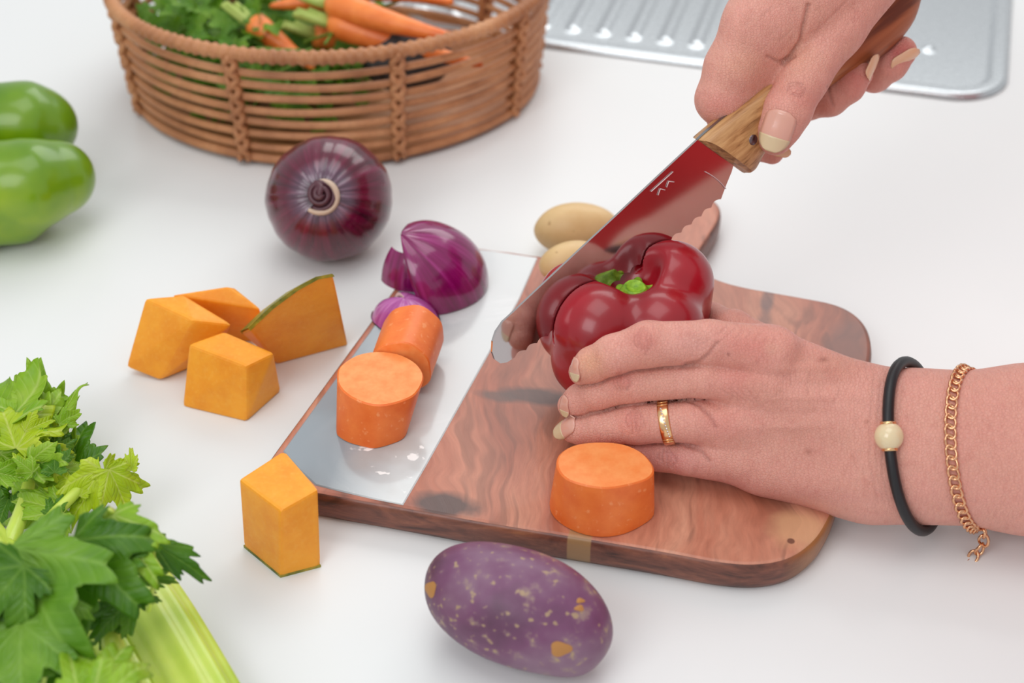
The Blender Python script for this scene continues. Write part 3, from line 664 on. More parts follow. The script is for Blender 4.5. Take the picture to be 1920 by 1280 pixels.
def loft(top, bot, label, mid=None):
    top = np.array(top); bot = np.array(bot); n = len(top); nl = 8; L = []
    for i in range(nl + 1):
        t = i / nl; q = bot * (1 - t) + top * t
        c = q.mean(0); e = .0
        if i == 0: q = c + (q - c) * .96
        if i == nl: q = c + (q - c) * .965
        L.append(q)
    L.insert(1, L[0] + (L[2 - 1] - L[0]) * .0 + ((bot - L[0])) + (top - bot) * .02); L.insert(len(L) - 1, top - (top - bot) * .025)
    V = np.concatenate(L); m_ = len(L); Fc = []; mi = []
    for r in range(m_ - 1):
        for i in range(n): j = (i + 1) % n; Fc.append((r * n + i, r * n + j, (r + 1) * n + j, (r + 1) * n + i)); mi.append(0)
    c = V[(m_ - 1) * n:].mean(0); V = np.vstack([V, c, V[:n].mean(0)])
    for i in range(n): Fc.append(((m_ - 1) * n + i, (m_ - 1) * n + (i + 1) % n, m_ * n)); mi.append(1); Fc.append(((i + 1) % n, i, m_ * n + 1)); mi.append(1)
    cb = V.mean(0); zf = V[:, 2].min()
    t = thing('carrot_chunk', (cb[0], cb[1], zf), label, 'carrot', 'peeled carrot chunks on the board')
    o = mesh('flesh', V, Fc, [M_CAR, M_CART], t, smooth=False); o.data.polygons.foreach_set('material_index', mi)
    bm = bmesh.new(); bm.from_mesh(o.data); bmesh.ops.recalc_face_normals(bm, faces=bm.faces)
    bm.to_mesh(o.data); bm.free()
    for p_ in o.data.polygons: p_.use_smooth = True
    e = o.modifiers.new('es', 'EDGE_SPLIT'); e.split_angle = math.radians(24)
    return t, c, o
def dense(pts, n=36): return smooth_path(pts, n, True)
# upright chunk on the pale strip
tp = [(632, 705), (638, 685), (668, 665), (706, 658), (745, 662), (775, 676), (791, 693), (794, 712), (780, 737), (757, 750), (722, 759), (690, 757), (657, 743), (637, 725)]
hb = P(705, 800, TR); hh = height_at(P(700, 838, TR) + [0, .002, 0], 758)
bt = [(631, 812), (634, 790), (665, 775), (704, 768), (735, 772), (757, 783), (765, 795), (764, 808), (757, 822), (738, 832), (706, 841), (685, 839), (655, 831), (637, 821)]
T_ = [P(x, y, hh) for x, y in tp]; B_ = [P(x, y, TR) for x, y in bt]
t, cc_, _ = loft(dense(T_, 42), dense(B_, 42), 'upright peeled carrot chunk, nearer of two on the pale strip')
# disc on wood
tp = [(1045, 876), (1048, 852), (1075, 834), (1118, 828), (1165, 831), (1200, 845), (1221, 866), (1226, 884), (1212, 898), (1178, 908), (1140, 914), (1100, 910), (1062, 897)]
hh2 = height_at(P(1130, 1007, TB) + [0, .002, 0], 913)
bt = [(1031, 955), (1036, 925), (1070, 905), (1118, 898), (1165, 900), (1200, 914), (1222, 935), (1226, 966), (1205, 985), (1170, 1002), (1128, 1008), (1085, 1000), (1048, 980)]
T_ = [P(x, y, hh2) for x, y in tp]; B_ = [P(x, y, TB) for x, y in bt]
t, cd_, _ = loft(dense(T_, 39), dense(B_, 39), 'thick peeled carrot disc on the bare wood in front of the hand')
# lying cylinder behind the upright chunk
e0_ = P(752, 624, TR + .0175); e1_ = P(792, 655, TR + .016)
ax_ = np.array([-.16, -.98, 0.0]); ax_ /= np.linalg.norm(ax_); sd_ = np.cross(ax_, [0, 0, 1]); cyl0 = P(764, 612, TR + .0185) ; rc_ = .0185
def ringp(c, r, n=40, w=1.0):
    out = []
    for j in range(n):
        a = 2 * math.pi * j / n; fac = 1 + .03 * math.cos(3 * a + .5) + .018 * math.cos(7 * a); out.append(c + fac * r * (sd_ * math.cos(a) * w + np.array([0, 0, 1]) * math.sin(a)))
    return out
a_ = P(776, 632, TR + .0185) + [0, .008, 0]; b_ = a_ + ax_ * .036
top_ = ringp(a_, .0180); bot_ = ringp(b_, .0176)
t, _, _ = loft(top_, bot_, 'peeled carrot chunk lying on its side behind the upright one')
t.location.z += TR + .0001 - t.location.z

# ================================================================== KNIFE
M_BLADE = mat('polished_blade', srgb(196, 190, 190), .07, metal=1)
M_TANG = mat('tang_steel', srgb(150, 152, 156), .25, metal=1)
M_ENG = mat('engraving', srgb(226, 190, 190), .6)
def oak(t, b):
    n = NT(t); kd = BP_(1700, 0) - BP_(1340, 290); kd /= np.linalg.norm(kd); th = math.atan2(kd[2], math.hypot(kd[0], kd[1]))
    tc = n.new('ShaderNodeTexCoord'); mp = n.new('ShaderNodeMapping', vector_type='POINT'); mp.inputs['Rotation'].default_value = (0, 0, -BA); n.link(tc.outputs['Object'], mp.inputs[0])
    m2 = n.new('ShaderNodeMapping', vector_type='POINT'); m2.inputs['Rotation'].default_value = (0, th, 0); n.link(mp.outputs[0], m2.inputs[0])
    m3 = n.new('ShaderNodeMapping', vector_type='POINT'); m3.inputs['Scale'].default_value = (.09, 1, 1); n.link(m2.outputs[0], m3.inputs[0]); c = m3.outputs[0]
    g = n.noise(c, 330, 4, .6, .3); b2 = n.noise(c, 110, 3); sx = n.new('ShaderNodeSeparateXYZ'); n.link(m2.outputs[0], sx.inputs[0])
    far = n.mr(sx.outputs[0], .045, .10)
    c1 = n.ramp(g, [(.32, srgb(120, 78, 42)), (.46, srgb(176, 126, 78)), (.62, srgb(200, 152, 100)), (.8, srgb(214, 170, 118))])
    c2 = n.ramp(b2, [(.35, srgb(106, 54, 32)), (.5, srgb(158, 88, 52)), (.7, srgb(184, 108, 66))])
    n.link(n.mix(far, c1, c2), b.inputs['Base Color']); n.bump(g, .2, .0005, b)
M_OAK = mat('handle_wood', srgb(190, 140, 90), .45, coat=.1, nodes=oak)
kh = BP_(1350, 290); knife = thing('kitchen_knife', kh, 'serrated kitchen knife with oak handle held in the hand and slicing the red pepper', 'knife')
spine = [(1322, 249), (1308, 262), (1236, 329), (1165, 396), (1080, 475), (1000, 550), (962, 586), (943, 603), (930, 622), (924, 640), (923, 660), (928, 674), (938, 681), (951, 679)]
eb = np.array([(965, 668), (1047, 616), (1150, 533), (1266, 443), (1310, 408), (1351, 372)], float)
cum = np.concatenate([[0], np.cumsum(np.linalg.norm(np.diff(eb, axis=0), axis=1))]); L_ = cum[-1]; nsc = 20; edge = []
for i in range(nsc * 6 + 1):
    s_ = L_ * i / (nsc * 6); x = np.interp(s_, cum, eb[:, 0]); y = np.interp(s_, cum, eb[:, 1]); ph = (i % 6) / 6
    o_ = 5.0 * math.sin(math.pi * ph) - 1.5; edge.append((x - .62 * o_, y - .78 * o_))
heel = [(1362, 346), (1372, 322), (1378, 300), (1400, 270)]
outl = spine + edge + heel; n_ = len(outl)
Aa = [BP_(x, y, .0008) for x, y in outl]; Bb = [BP_(x, y, .0008) - BN * .0016 for x, y in outl]
# sharpen: edge vertices thinner
for i in range(len(spine), len(spine) + len(edge)):
    mid = (Aa[i] + Bb[i]) / 2; Aa[i] = mid + BN * .0002; Bb[i] = mid - BN * .0002
def tri_fill(poly2):   # ear-clip through bmesh
    bm = bmesh.new(); vs_ = [bm.verts.new((p[0], p[1], 0)) for p in poly2]; f_ = bm.faces.new(vs_); r = bmesh.ops.triangulate(bm, faces=[f_]); bm.verts.index_update()
    out = [tuple(v.index for v in q.verts) for q in bm.faces]; bm.free(); return out
# main flat: inner offset polygon (bevel line) keeps the big face planar
tris = tri_fill(outl)
V = Aa + Bb; Fc = [t for t in tris] + [tuple(i + n_ for i in t[::-1]) for t in tris] + [(i, (i + 1) % n_, n_ + (i + 1) % n_, n_ + i) for i in range(n_)]
Vflat = [BP_(x, y, .0008) for x, y in outl] + [BP_(x, y, .0008) - BN * .0016 for x, y in outl]
blade = mesh('blade', Vflat, Fc, M_BLADE, knife, smooth=False); blade['label'] = 'mirror polished serrated steel blade'
bm = bmesh.new(); bm.from_mesh(blade.data); bmesh.ops.recalc_face_normals(bm, faces=bm.faces); bm.to_mesh(blade.data); bm.free()
def flat_line(pts, wpx, off=.0013):
    v, fc = tube_mesh([BP_(x, y, off) for x, y in pts], wpx * .8 / FPX / 2, 6); return v, fc
# engraved emblem: slanted bar with two chevrons, and a curved line near the heel
em = [flat_line([(1221, 359), (1262, 322)], 2.2), flat_line([(1234, 366), (1238, 354), (1247, 356)], 2.4), flat_line([(1250, 351), (1254, 340), (1264, 341)], 2.4)]
v, fc = join(em); mesh('emblem', v, fc, M_ENG, knife)['label'] = 'engraved emblem of a slanted bar and two chevrons'
v, fc = flat_line(smooth_path([(1323, 322), (1338, 331), (1352, 343), (1361, 354)], 12), 1.8); mesh('engraved_line', v, fc, M_ENG, knife)
# handle: two scales either side of the tang
sp_px = [(1307, 262), (1320, 250), (1345, 229), (1390, 192), (1440, 150), (1500, 97), (1560, 42), (1625, -28), (1665, -90), (1680, -150)]
be_px = [(1393, 323), (1406, 314), (1420, 290), (1440, 262), (1478, 222), (1520, 182), (1570, 145), (1640, 108), (1700, 40), (1722, -60)]
SPc = smooth_path([BP_(*p) for p in sp_px], 54); BEc = smooth_path([BP_(*p) for p in be_px], 54)
HT = .0092
for sgn, lab in ((1, 'near oak handle scale'), (-1, 'far oak handle scale')):
    V = []; n_c = 12; m_ = len(SPc)
    for i in range(m_):
        c = (SPc[i] + BEc[i]) / 2; hh = (BEc[i] - SPc[i]) / 2; u_ = i / (m_ - 1)
        flare = 1 + .12 * math.cos(u_ * 6) ; th_ = HT * flare * (.93 if i == 0 else 1)
        if i < 3: c = c + (SPc[1] - SPc[0]) * 0
        for j in range(n_c + 1):
            a = math.pi * j / n_c; ca, sa = math.cos(a), math.sin(a); ex_ = .62
            p = c - hh * math.copysign(abs(ca) ** .8, ca) + BN * sgn * (.0010 + th_ * abs(sa) ** ex_); V.append(p)
    W = n_c + 1; Fc = [(i * W + j, i * W + (j + 1), (i + 1) * W + j + 1, (i + 1) * W + j) for i in range(m_ - 1) for j in range(n_c)]
    Fc += [(i * W, (i + 1) * W, (i + 1) * W + n_c, i * W + n_c) for i in range(m_ - 1)]; Fc += [tuple(range(W))[::-1], tuple((m_ - 1) * W + j for j in range(W))]
    # front face slants back: pull the outer part of the first rings backwards
    kd = (BP_(1700, 0) - BP_(1340, 290)); kd /= np.linalg.norm(kd); V = np.array(V)
    for i in range(3):
        for j in range(W): V[i * W + j] += kd * .0035 * math.sin(math.pi * j / n_c) * (1 - i / 3)
    o = mesh('handle_scale', V, Fc, M_OAK, knife); o['label'] = lab
    bm = bmesh.new(); bm.from_mesh(o.data); bmesh.ops.recalc_face_normals(bm, faces=bm.faces); bm.to_mesh(o.data); bm.free()
    e = o.modifiers.new('es', 'EDGE_SPLIT'); e.split_angle = math.radians(50)
V = []; m_ = len(SPc)
for i in range(m_):
    dv = (BEc[i] - SPc[i]) * .012
    for p in (SPc[i] - dv, BEc[i] + dv):
        V += [p + BN * .0010, p - BN * .0010]
Fc = []
for i in range(m_ - 1):
    a, b = 4 * i, 4 * i + 4
    Fc += [(a, b, b + 1, a + 1), (a + 2, a + 3, b + 3, b + 2), (a, a + 2, b + 2, b), (a + 1, b + 1, b + 3, a + 3)]
Fc += [(0, 1, 3, 2), (4 * (m_ - 1), 4 * (m_ - 1) + 2, 4 * (m_ - 1) + 3, 4 * (m_ - 1) + 1)]
mesh('tang', V, Fc, M_TANG, knife, smooth=False)['label'] = 'thin steel tang between the handle scales'
M_RIV = mat('rivet_steel', srgb(120, 104, 108), .3, metal=1)
def rivet(x, y):
    q = BP_(x, y, .0012 + HT * .93); v = []; nseg = 20; u1 = BDIR; u2 = BUP
    for r_, o_ in ((.0030, -.004), (.0030, .0006), (.0025, .0010)):
        for j in range(nseg): a = 2 * math.pi * j / nseg; v.append(q + BN * o_ + r_ * (u1 * math.cos(a) + u2 * math.sin(a)))
    fc = [(r * nseg + j, r * nseg + (j + 1) % nseg, (r + 1) * nseg + (j + 1) % nseg, (r + 1) * nseg + j) for r in range(2) for j in range(nseg)] + [tuple(2 * nseg + j for j in range(nseg))]
    mesh('rivet', v, fc, M_RIV, knife)
rivet(1411, 262)

# ================================================================== PERSON: two hands
def skin(t, b):
    n = NT(t); a = n.new('ShaderNodeAttribute', attribute_name='tint'); c = n.coord()
    v = n.noise(c, 55, 4, .6); col = n.mix(n.mr(v, .35, .7, 0, .32), a.outputs['Color'], srgb(214, 160, 138)); v2 = n.noise(c, 130, 3, .6)
    col = n.mix(n.mr(v2, .55, .75, 0, .22), col, srgb(186, 98, 88)); f0 = n.noise(n.coord(scale=(1.8, .45, .45)), 420, 4, .65); col = n.mix(n.mr(f0, .42, .68, 0, .20), col, srgb(184, 104, 92)); n.link(col, b.inputs['Base Color'])
    vo = n.new('ShaderNodeTexVoronoi', feature='DISTANCE_TO_EDGE'); vo.inputs['Scale'].default_value = 620; n.link(n.coord(scale=(1, 1, 1)), vo.inputs['Vector'])
    f1 = n.noise(n.coord(scale=(1.6, .5, .5)), 480, 4, .65); hsum = n.math('ADD', n.math('MULTIPLY', n.mr(vo.outputs['Distance'], 0, .12), .35), f1)
    n.bump(hsum, .62, .0008, b); n.link(n.mr(f1, .3, .7, .40, .56), b.inputs['Roughness'])
M_SKIN = mat('skin', srgb(205, 140, 125), .48, sss=.22, sssr=(1, .35, .2), ssss=.0045, spec=.42, nodes=skin)
M_NAIL = mat('nail', srgb(222, 164, 146), .22, sss=.15, ssss=.002, coat=.35)
M_NAILP = mat('nail_peach', srgb(232, 186, 150), .25, sss=.1, ssss=.002, coat=.35)
M_NAILT = mat('nail_tip', srgb(214, 188, 150), .25, sss=.1, ssss=.002, coat=.35)
person = thing('person', P(1700, 870, 0), 'person with bare arms, right hand gripping the knife handle, left hand holding the red pepper', 'person')
SK = np.array(srgb(227, 162, 147)); SKR = np.array(srgb(206, 112, 104)); SKP = np.array(srgb(216, 164, 138))
def px(x, y, d, r): return (PD(x, y, d), r * d / FPX)
def finish_hand(fld, creases, blobs, label, bumps=(), smooth_it=1, fields=(), web=None):
    V, Q = fld.nets(); V = lap(V, Q, smooth_it, .45)
    N = vnormals(V, Q); view = V - CAM; view /= np.linalg.norm(view, axis=1)[:, None]; facing = -(N * view).sum(1); sx, sy = proj(V)
    fr = sstep(.05, .4, facing); D = np.zeros(len(V)); cc = np.zeros(len(V))
    if len(fields):
        ii = [np.clip(np.searchsorted(fld.ax[a], V[:, a]), 1, len(fld.ax[a]) - 1) for a in range(3)]; tt = [np.clip((V[:, a] - fld.ax[a][ii[a] - 1]) / (fld.ax[a][ii[a]] - fld.ax[a][ii[a] - 1]), 0, 1) for a in range(3)]
        S_ = []
        for A_ in fields:
            v_ = 0
            for a in (0, 1):
                for b in (0, 1):
                    for c in (0, 1): v_ = v_ + A_[ii[0] - 1 + a, ii[1] - 1 + b, ii[2] - 1 + c] * (tt[0] if a else 1 - tt[0]) * (tt[1] if b else 1 - tt[1]) * (tt[2] if c else 1 - tt[2])
            S_.append(v_)
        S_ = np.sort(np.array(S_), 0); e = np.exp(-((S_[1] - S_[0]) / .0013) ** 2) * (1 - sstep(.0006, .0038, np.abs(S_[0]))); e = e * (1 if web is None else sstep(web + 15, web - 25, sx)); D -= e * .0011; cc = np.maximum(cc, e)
    for pl, w_, d_ in creases:
        bx0, by0 = np.min(pl, 0) - 30; bx1, by1 = np.max(pl, 0) + 30; m = (sx > bx0) & (sx < bx1) & (sy > by0) & (sy < by1) & (facing > 0)
        q = np.zeros(len(V)); dd = seg_dist2d(sx[m], sy[m], pl); e = np.exp(-(dd / w_) ** 2); q[m] = e; D -= q * d_ * fr; cc = np.maximum(cc, q * min(1, d_ / .0006))
    for x, y, rx, ry, a in bumps:
        g_ = np.exp(-(((sx - x) / rx) ** 2 + ((sy - y) / ry) ** 2)) * (facing > 0); D += g_ * a * fr
    V = V + N * D[:, None]
    C = np.tile(SK, (len(V), 1)); C = C * (1 - .28 * cc[:, None] * fr[:, None]) + 0  # shade between fingers and in creases painted into the skin colour
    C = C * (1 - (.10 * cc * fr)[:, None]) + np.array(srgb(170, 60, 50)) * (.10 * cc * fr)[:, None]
    for x, y, rx, ry, col, a in blobs:
        g_ = (a * np.exp(-(((sx - x) / rx) ** 2 + ((sy - y) / ry) ** 2)) * (facing > 0))[:, None]; C = C * (1 - g_) + np.array(col) * g_
    me = fast_mesh('hand', V - np.array(person.location), Q); color_attr(me, C); o = link('hand', me, M_SKIN, person); o['label'] = label
    return o, BVHTree.FromPolygons([tuple(v) for v in V], [tuple(map(int, q)) for q in Q])
# ---------- left hand bracing the pepper
LD = dict(i=.800, m=.811, r=.822, p=.832)
h = .00085
axl = [axis_grid(.015, .268, h, ext_hi=.62), np.arange(-.205, -.045, h), np.arange(.006, .128, h)]
fing = Field(axl)
def fchain(ax_, pts, k=.003): g = Field(ax_); g.chain([px(*p) for p in pts], k=k); return g
def sub_box(pts, m=.02):   # small grid aligned with the big one for one finger
    q = np.array([p[0] for p in pts]); return None
idx_ = [(1450, 660, .792, 50), (1330, 642, .790, 42), (1215, 645, .790, 42.5), (1150, 665, .794, 37), (1110, 684, .800, 33), (1092, 697, .805, 26)]
mid_ = [(1440, 722, .796, 46), (1320, 707, .796, 38), (1185, 716, .803, 38.5), (1120, 735, .810, 33), (1088, 750, .817, 30), (1070, 760, .822, 25)]
rin_ = [(1410, 795, .803, 46), (1300, 788, .803, 41), (1195, 791, .809, 40.5), (1130, 800, .815, 34), (1092, 804, .820, 29), (1074, 806, .823, 24)]
pin_ = [(1380, 858, .810, 42), (1290, 856, .812, 34), (1200, 850, .820, 31), (1150, 846, .826, 26), (1125, 842, .832, 22)]
LF = []
for pts in (pin_, rin_, mid_, idx_):
    g = fchain(axl, pts); fing.merge(g, .0010); LF.append(g.A); del g
hand = Field(axl)
vd = ray(1500, 760); vd /= np.linalg.norm(vd)
def C_(a, b, k=.01, fl=None): 
    (p0, r0), (p1, r1) = px(*a), px(*b); hand.cap(p0, p1, r0, r1, k, (vd, fl) if fl else None, pad=.014)
C_((1430, 672, .797, 62), (1660, 790, .800, 88), .01, .72)
C_((1410, 720, .800, 60), (1660, 820, .803, 92), .01, .72)
C_((1370, 790, .807, 62), (1640, 850, .806, 92), .01, .72)
C_((1330, 846, .814, 50), (1620, 872, .808, 86), .012, .76)
C_((1440, 868, .812, 54), (1640, 885, .808, 78), .012, .9)
C_((1640, 835, .803, 128), (1760, 838, .800, 130), .014, .70)
C_((1760, 838, .800, 131), (1930, 842, .797, 149), .014, .76)
C_((1930, 842, .797, 149), (3000, 870, .80, 205), .014, .86)
# thumb behind the pepper
tg = Field(axl); tg.chain([px(1560, 720, .815, 50), px(1455, 660, .826, 40), px(1375, 618, .846, 36), px(1335, 600, .868, 31), px(1296, 596, .885, 27), px(1262, 590, .892, 22)], k=.004)
hand.merge(tg, .008); del tg
hand.merge(fing, .0045)
cre = [([(1285, 684), (1310, 680), (1328, 666), (1346, 642)], 3.6, .0011), ([(1290, 750), (1312, 760), (1332, 780), (1342, 800)], 4.0, .0007), ([(1290, 836), (1316, 846), (1330, 862)], 4.0, .0006)]
def wr(x, y, n_, hgt, seed, d_=.00042):
    r = random.Random(seed); out = []
    for i in range(n_):
        q = (i - (n_ - 1) / 2) / max(1, (n_ - 1) / 2); l_ = hgt * r.uniform(.55, 1.0) * (1 - .25 * abs(q)); yo = r.uniform(-4, 4); b_ = q * 17 + r.uniform(-2, 2)
        out.append(([(x + b_ * .45 + r.uniform(-2, 2), y - l_ + yo), (x + b_ * .9, y - l_ * .4 + yo), (x + b_ * 1.0 + r.uniform(-1.5, 1.5), y + l_ * .3 + yo), (x + b_ * .5 + r.uniform(-2, 2), y + l_ + yo)], r.uniform(1.5, 2.3), d_ * r.uniform(.6, 1.1)))
    return out
cre += wr(1205, 636, 7, 30, 1) + wr(1168, 712, 6, 22, 2) + wr(1190, 786, 7, 30, 3) + wr(1250, 858, 5, 18, 4)
rw = random.Random(9)
for _ in range(46):
    x0 = rw.uniform(1300, 1640); y0 = rw.uniform(620 + (x0 - 1300) * .18, 900); l_ = rw.uniform(10, 34); a_ = rw.uniform(.9, 1.9) if x0 > 1480 else rw.uniform(.5, 1.3)
    cre.append(([(x0, y0), (x0 + l_ * .5 * math.cos(a_) + rw.uniform(-2, 2), y0 - l_ * .5 * math.sin(a_)), (x0 + l_ * math.cos(a_), y0 - l_ * math.sin(a_))], rw.uniform(1.3, 2.0), rw.uniform(.00010, .00022)))
cre += [([(1640 + i * 11, 700 + 10 * i % 17), (1630 + i * 11 + 4 * math.sin(i), 790), (1632 + i * 11, 870 + 9 * (i % 3)), (1646 + i * 10, 940)], 2.6, .00022) for i in range(6)]
cre += [([(1345 + i * 17, 628 + 3 * i), (1362 + i * 15, 612 + 4 * i)], 2.2, .00022) for i in range(7)]
cre += [([(1352 + i * 15, 730 - 2 * i), (1385 + i * 13, 748 + 3 * i)], 2.0, .0002) for i in range(4)]
bum = [(1208, 632, 26, 24, .0010), (1165, 712, 24, 20, .0008), (1195, 785, 26, 24, .0009), (1450, 650, 55, 36, .0011), (1425, 712, 36, 26, .0016), (1385, 785, 36, 28, .0018), (1340, 850, 34, 26, .0012),
       (1310, 648, 30, 26, -.0008), (1280, 716, 26, 20, -.0006), (1500, 690, 60, 8, .0009), (1520, 745, 70, 8, .0008), (1480, 800, 70, 8, .0007), (1530, 720, 60, 10, -.0008), (1510, 775, 60, 10, -.0008), (1720, 800, 16, 80, -.0008)]
red = SKR; pale = srgb(222, 176, 150)
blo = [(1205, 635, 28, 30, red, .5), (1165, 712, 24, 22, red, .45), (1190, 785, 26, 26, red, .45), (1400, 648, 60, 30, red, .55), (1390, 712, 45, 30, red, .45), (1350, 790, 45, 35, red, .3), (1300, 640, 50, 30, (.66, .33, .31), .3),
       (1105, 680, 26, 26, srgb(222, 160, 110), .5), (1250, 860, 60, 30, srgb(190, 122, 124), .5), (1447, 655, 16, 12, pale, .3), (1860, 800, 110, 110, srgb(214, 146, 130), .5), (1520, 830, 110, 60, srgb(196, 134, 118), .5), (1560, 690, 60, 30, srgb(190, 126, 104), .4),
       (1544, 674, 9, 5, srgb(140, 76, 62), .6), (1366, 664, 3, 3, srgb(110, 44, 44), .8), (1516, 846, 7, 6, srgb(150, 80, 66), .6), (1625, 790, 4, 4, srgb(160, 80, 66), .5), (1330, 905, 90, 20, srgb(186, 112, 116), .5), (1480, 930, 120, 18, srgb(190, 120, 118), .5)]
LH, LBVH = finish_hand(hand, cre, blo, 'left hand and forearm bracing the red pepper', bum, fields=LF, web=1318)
del hand, fing, LF
# ---------- nails
def nail(parent, bvh, x, y, dx, dy, ln, wd, tip=.3, normal=None, lift=.0004, curve=1.0, pos=None, mt=None):
    p, nn = hit(bvh, x, y) if pos is None else (np.array(pos), None)
    if p is None: return
    if normal is not None: nn = np.array(normal, float)
    nn = nn / np.linalg.norm(nn); k = depth(p); s = k / FPX
    d = R * dx - U * dy; d = d - nn * np.dot(d, nn); d /= np.linalg.norm(d); sd_ = np.cross(nn, d); Lm, Wm = ln * s, wd * s
    def surf(o_):
        if pos is not None: return None
        src = o_ + nn * .012; h_ = bvh.ray_cast(Vector(src), Vector(-nn), .022); return None if h_[0] is None else .012 - h_[3]
    def build(v0, v1, nm, m_, dz):
        nuu, nvv = 10, 10; V = []
        for i in range(nvv + 1):
            t = v0 + (v1 - v0) * i / nvv; e = 1.0
            if t < .2: e = math.sqrt(max(0.02, 1 - ((.2 - t) / .22) ** 2))
            if t > .62: e = math.sqrt(max(.03, 1 - ((t - .62) / .395) ** 2))
            for j in range(nuu + 1):
                u_ = (j / nuu * 2 - 1) * e; tc_ = min(t, .62); base_ = p + d * (tc_ - .5) * Lm + sd_ * u_ * Wm / 2
                ctr = surf(p + d * (tc_ - .5) * Lm); z0 = surf(base_)
                ctr = 0 if ctr is None else ctr
                cv = -curve * .16 * Wm * u_ ** 2
                z = (ctr + cv) if z0 is None else max(z0, ctr + cv * 1.6)
                if t > .62: z -= .10 * Lm * (t - .62)
                V.append(p + d * (t - .5) * Lm + sd_ * u_ * Wm / 2 + nn * (z + lift + dz))
        W_ = nuu + 1; Fc = [(i * W_ + j, i * W_ + j + 1, (i + 1) * W_ + j + 1, (i + 1) * W_ + j) for i in range(nvv) for j in range(nuu)]
        me_ = bpy.data.meshes.new(nm); me_.from_pydata([tuple(v - np.array(person.location)) for v in V], [], Fc); me_.update(); o = link(nm, me_, m_); o.parent = parent
        sm = o.modifiers.new('s', 'SOLIDIFY'); sm.thickness = .0006; sm.offset = 0; return o
    build(0, 1, 'fingernail', [mt or M_NAIL], 0)
    if tip > 0: build(1 - tip, 1.0, 'nail_tip', [M_NAILT], .00025)
nail(LH, LBVH, 1077, 693, -.34, .94, 46, 32, .35)
nail(LH, LBVH, 1058, 762, -.45, .9, 42, 26, .3)
nail(LH, LBVH, 1056, 801, -.97, .10, 64, 38, .42)
# ---------- right hand gripping the handle
def dh(x, y): return depth(BP_(x, y))
def pr_(x, y, o_, r): return px(x, y, dh(x, y) + o_, r)
k0 = BP_(1560, 60); h = .0009
axr = [axis_grid(k0[0] - .085, k0[0] + .075, h, ext_hi=k0[0] + .24), axis_grid(k0[1] - .07, k0[1] + .075, h, ext_hi=k0[1] + .16), axis_grid(k0[2] - .082, k0[2] + .045, h, ext_hi=k0[2] + .30)]
def rch(pts, k=.003): g = Field(axr); g.chain([pr_(*p) for p in pts], k=k); return g
thumb = rch([(1640, -70, -.020, 76), (1566, 52, -.0185, 54), (1506, 148, -.0185, 44), (1476, 208, -.019, 42.5), (1458, 246, -.0180, 35), (1452, 262, -.0165, 27)], .006)
index = rch([(1500, -100, .004, 80), (1418, 44, .006, 62), (1372, 128, .011, 50), (1350, 186, .014, 44), (1366, 222, .022, 36), (1410, 268, .026, 30), (1448, 286, .020, 22)], .005)
midf = rch([(1470, 40, .036, 40), (1470, 150, .036, 38), (1512, 192, .024, 33), (1556, 184, .004, 33), (1590, 160, -.004, 32), (1612, 139, -.007, 25)], .003)
ring_ = rch([(1560, 10, .040, 40), (1590, 120, .034, 36), (1640, 140, .014, 32), (1668, 118, .001, 34), (1690, 97, -.004, 29)], .003)
hr = Field(axr)
def CR(a, b, k=.012): (p0, r0), (p1, r1) = pr_(*a), pr_(*b); hr.cap(p0, p1, r0, r1, k, pad=.016)
CR((1560, -110, -.004, 120), (1520, -20, -.006, 74)); CR((1505, 10, -.004, 66), (1425, 70, .004, 54))
CR((1600, -170, .03, 150), (1560, -60, .036, 90)); CR((1590, -60, -.012, 92), (1560, 30, -.012, 58))
fore0 = pr_(1630, -200, .012, 130); hr.cap(fore0[0], fore0[0] + np.array([.20, .13, .24]), fore0[1], .042, .02, pad=.02)
CR((1500, 20, -.002, 52), (1452, 108, .002, 34)); CR((1450, 128, .010, 36), (1392, 172, .012, 38)); RF = [index.A.copy(), thumb.A.copy(), midf.A.copy(), ring_.A.copy()]; hr.merge(index, .007); hr.merge(thumb, .0022); g = midf; g.merge(ring_, .001); hr.merge(g, .0015)
cre = [([(1516, 10), (1508, 45), (1502, 78), (1484, 104), (1468, 120)], 4.0, .0020), ([(1490, 106), (1460, 116), (1440, 106)], 3.0, .0008)]
for q in wr(0, 0, 6, 24, 12): cre.append(([(1494 + .55 * x - .84 * y * 1.0, 168 + .84 * x * .9 + .45 * y) for x, y in q[0]], q[1], q[2]))
for _ in range(24):
    x0 = rw.uniform(1380, 1600); y0 = rw.uniform(10, 110); l_ = rw.uniform(10, 30); a_ = rw.uniform(.4, 1.2)
    cre.append(([(x0, y0), (x0 + l_ * .5 * math.cos(a_), y0 - l_ * .5 * math.sin(a_) + 1), (x0 + l_ * math.cos(a_), y0 - l_ * math.sin(a_))], rw.uniform(1.3, 2.0), rw.uniform(.00010, .00022)))
cre += [([(1553, 163), (1556, 180), (1562, 197)], 3.0, .0008)]
cre += [([(1530 + i * 12, 60 - 12 * i), (1560 + i * 12, 30 - 12 * i)], 2.2, .0002) for i in range(5)]
bum = [(1490, 170, 28, 26, .0012), (1375, 50, 26, 34, .0014), (1340, 175, 24, 28, .0006)]
blo = [(1345, 200, 30, 30, red, .35), (1395, 120, 40, 30, srgb(220, 164, 132), .4), (1495, 172, 28, 24, red, .25), (1455, 262, 34, 24, red, .4), (1600, 150, 34, 30, srgb(206, 104, 98), .6), (1685, 95, 34, 30, srgb(206, 92, 92), .75), (1540, 195, 40, 20, srgb(206, 120, 108), .4),
       (1500, 100, 30, 40, srgb(220, 160, 132), .4), (1420, 60, 40, 30, srgb(204, 134, 122), .3), (1560, 20, 50, 50, srgb(206, 136, 120), .3)]
RH, RBVH = finish_hand(hr, cre, blo, 'right hand with long nails gripping the knife handle', bum, fields=RF)
del RF
del hr, thumb, index, midf, ring_, g
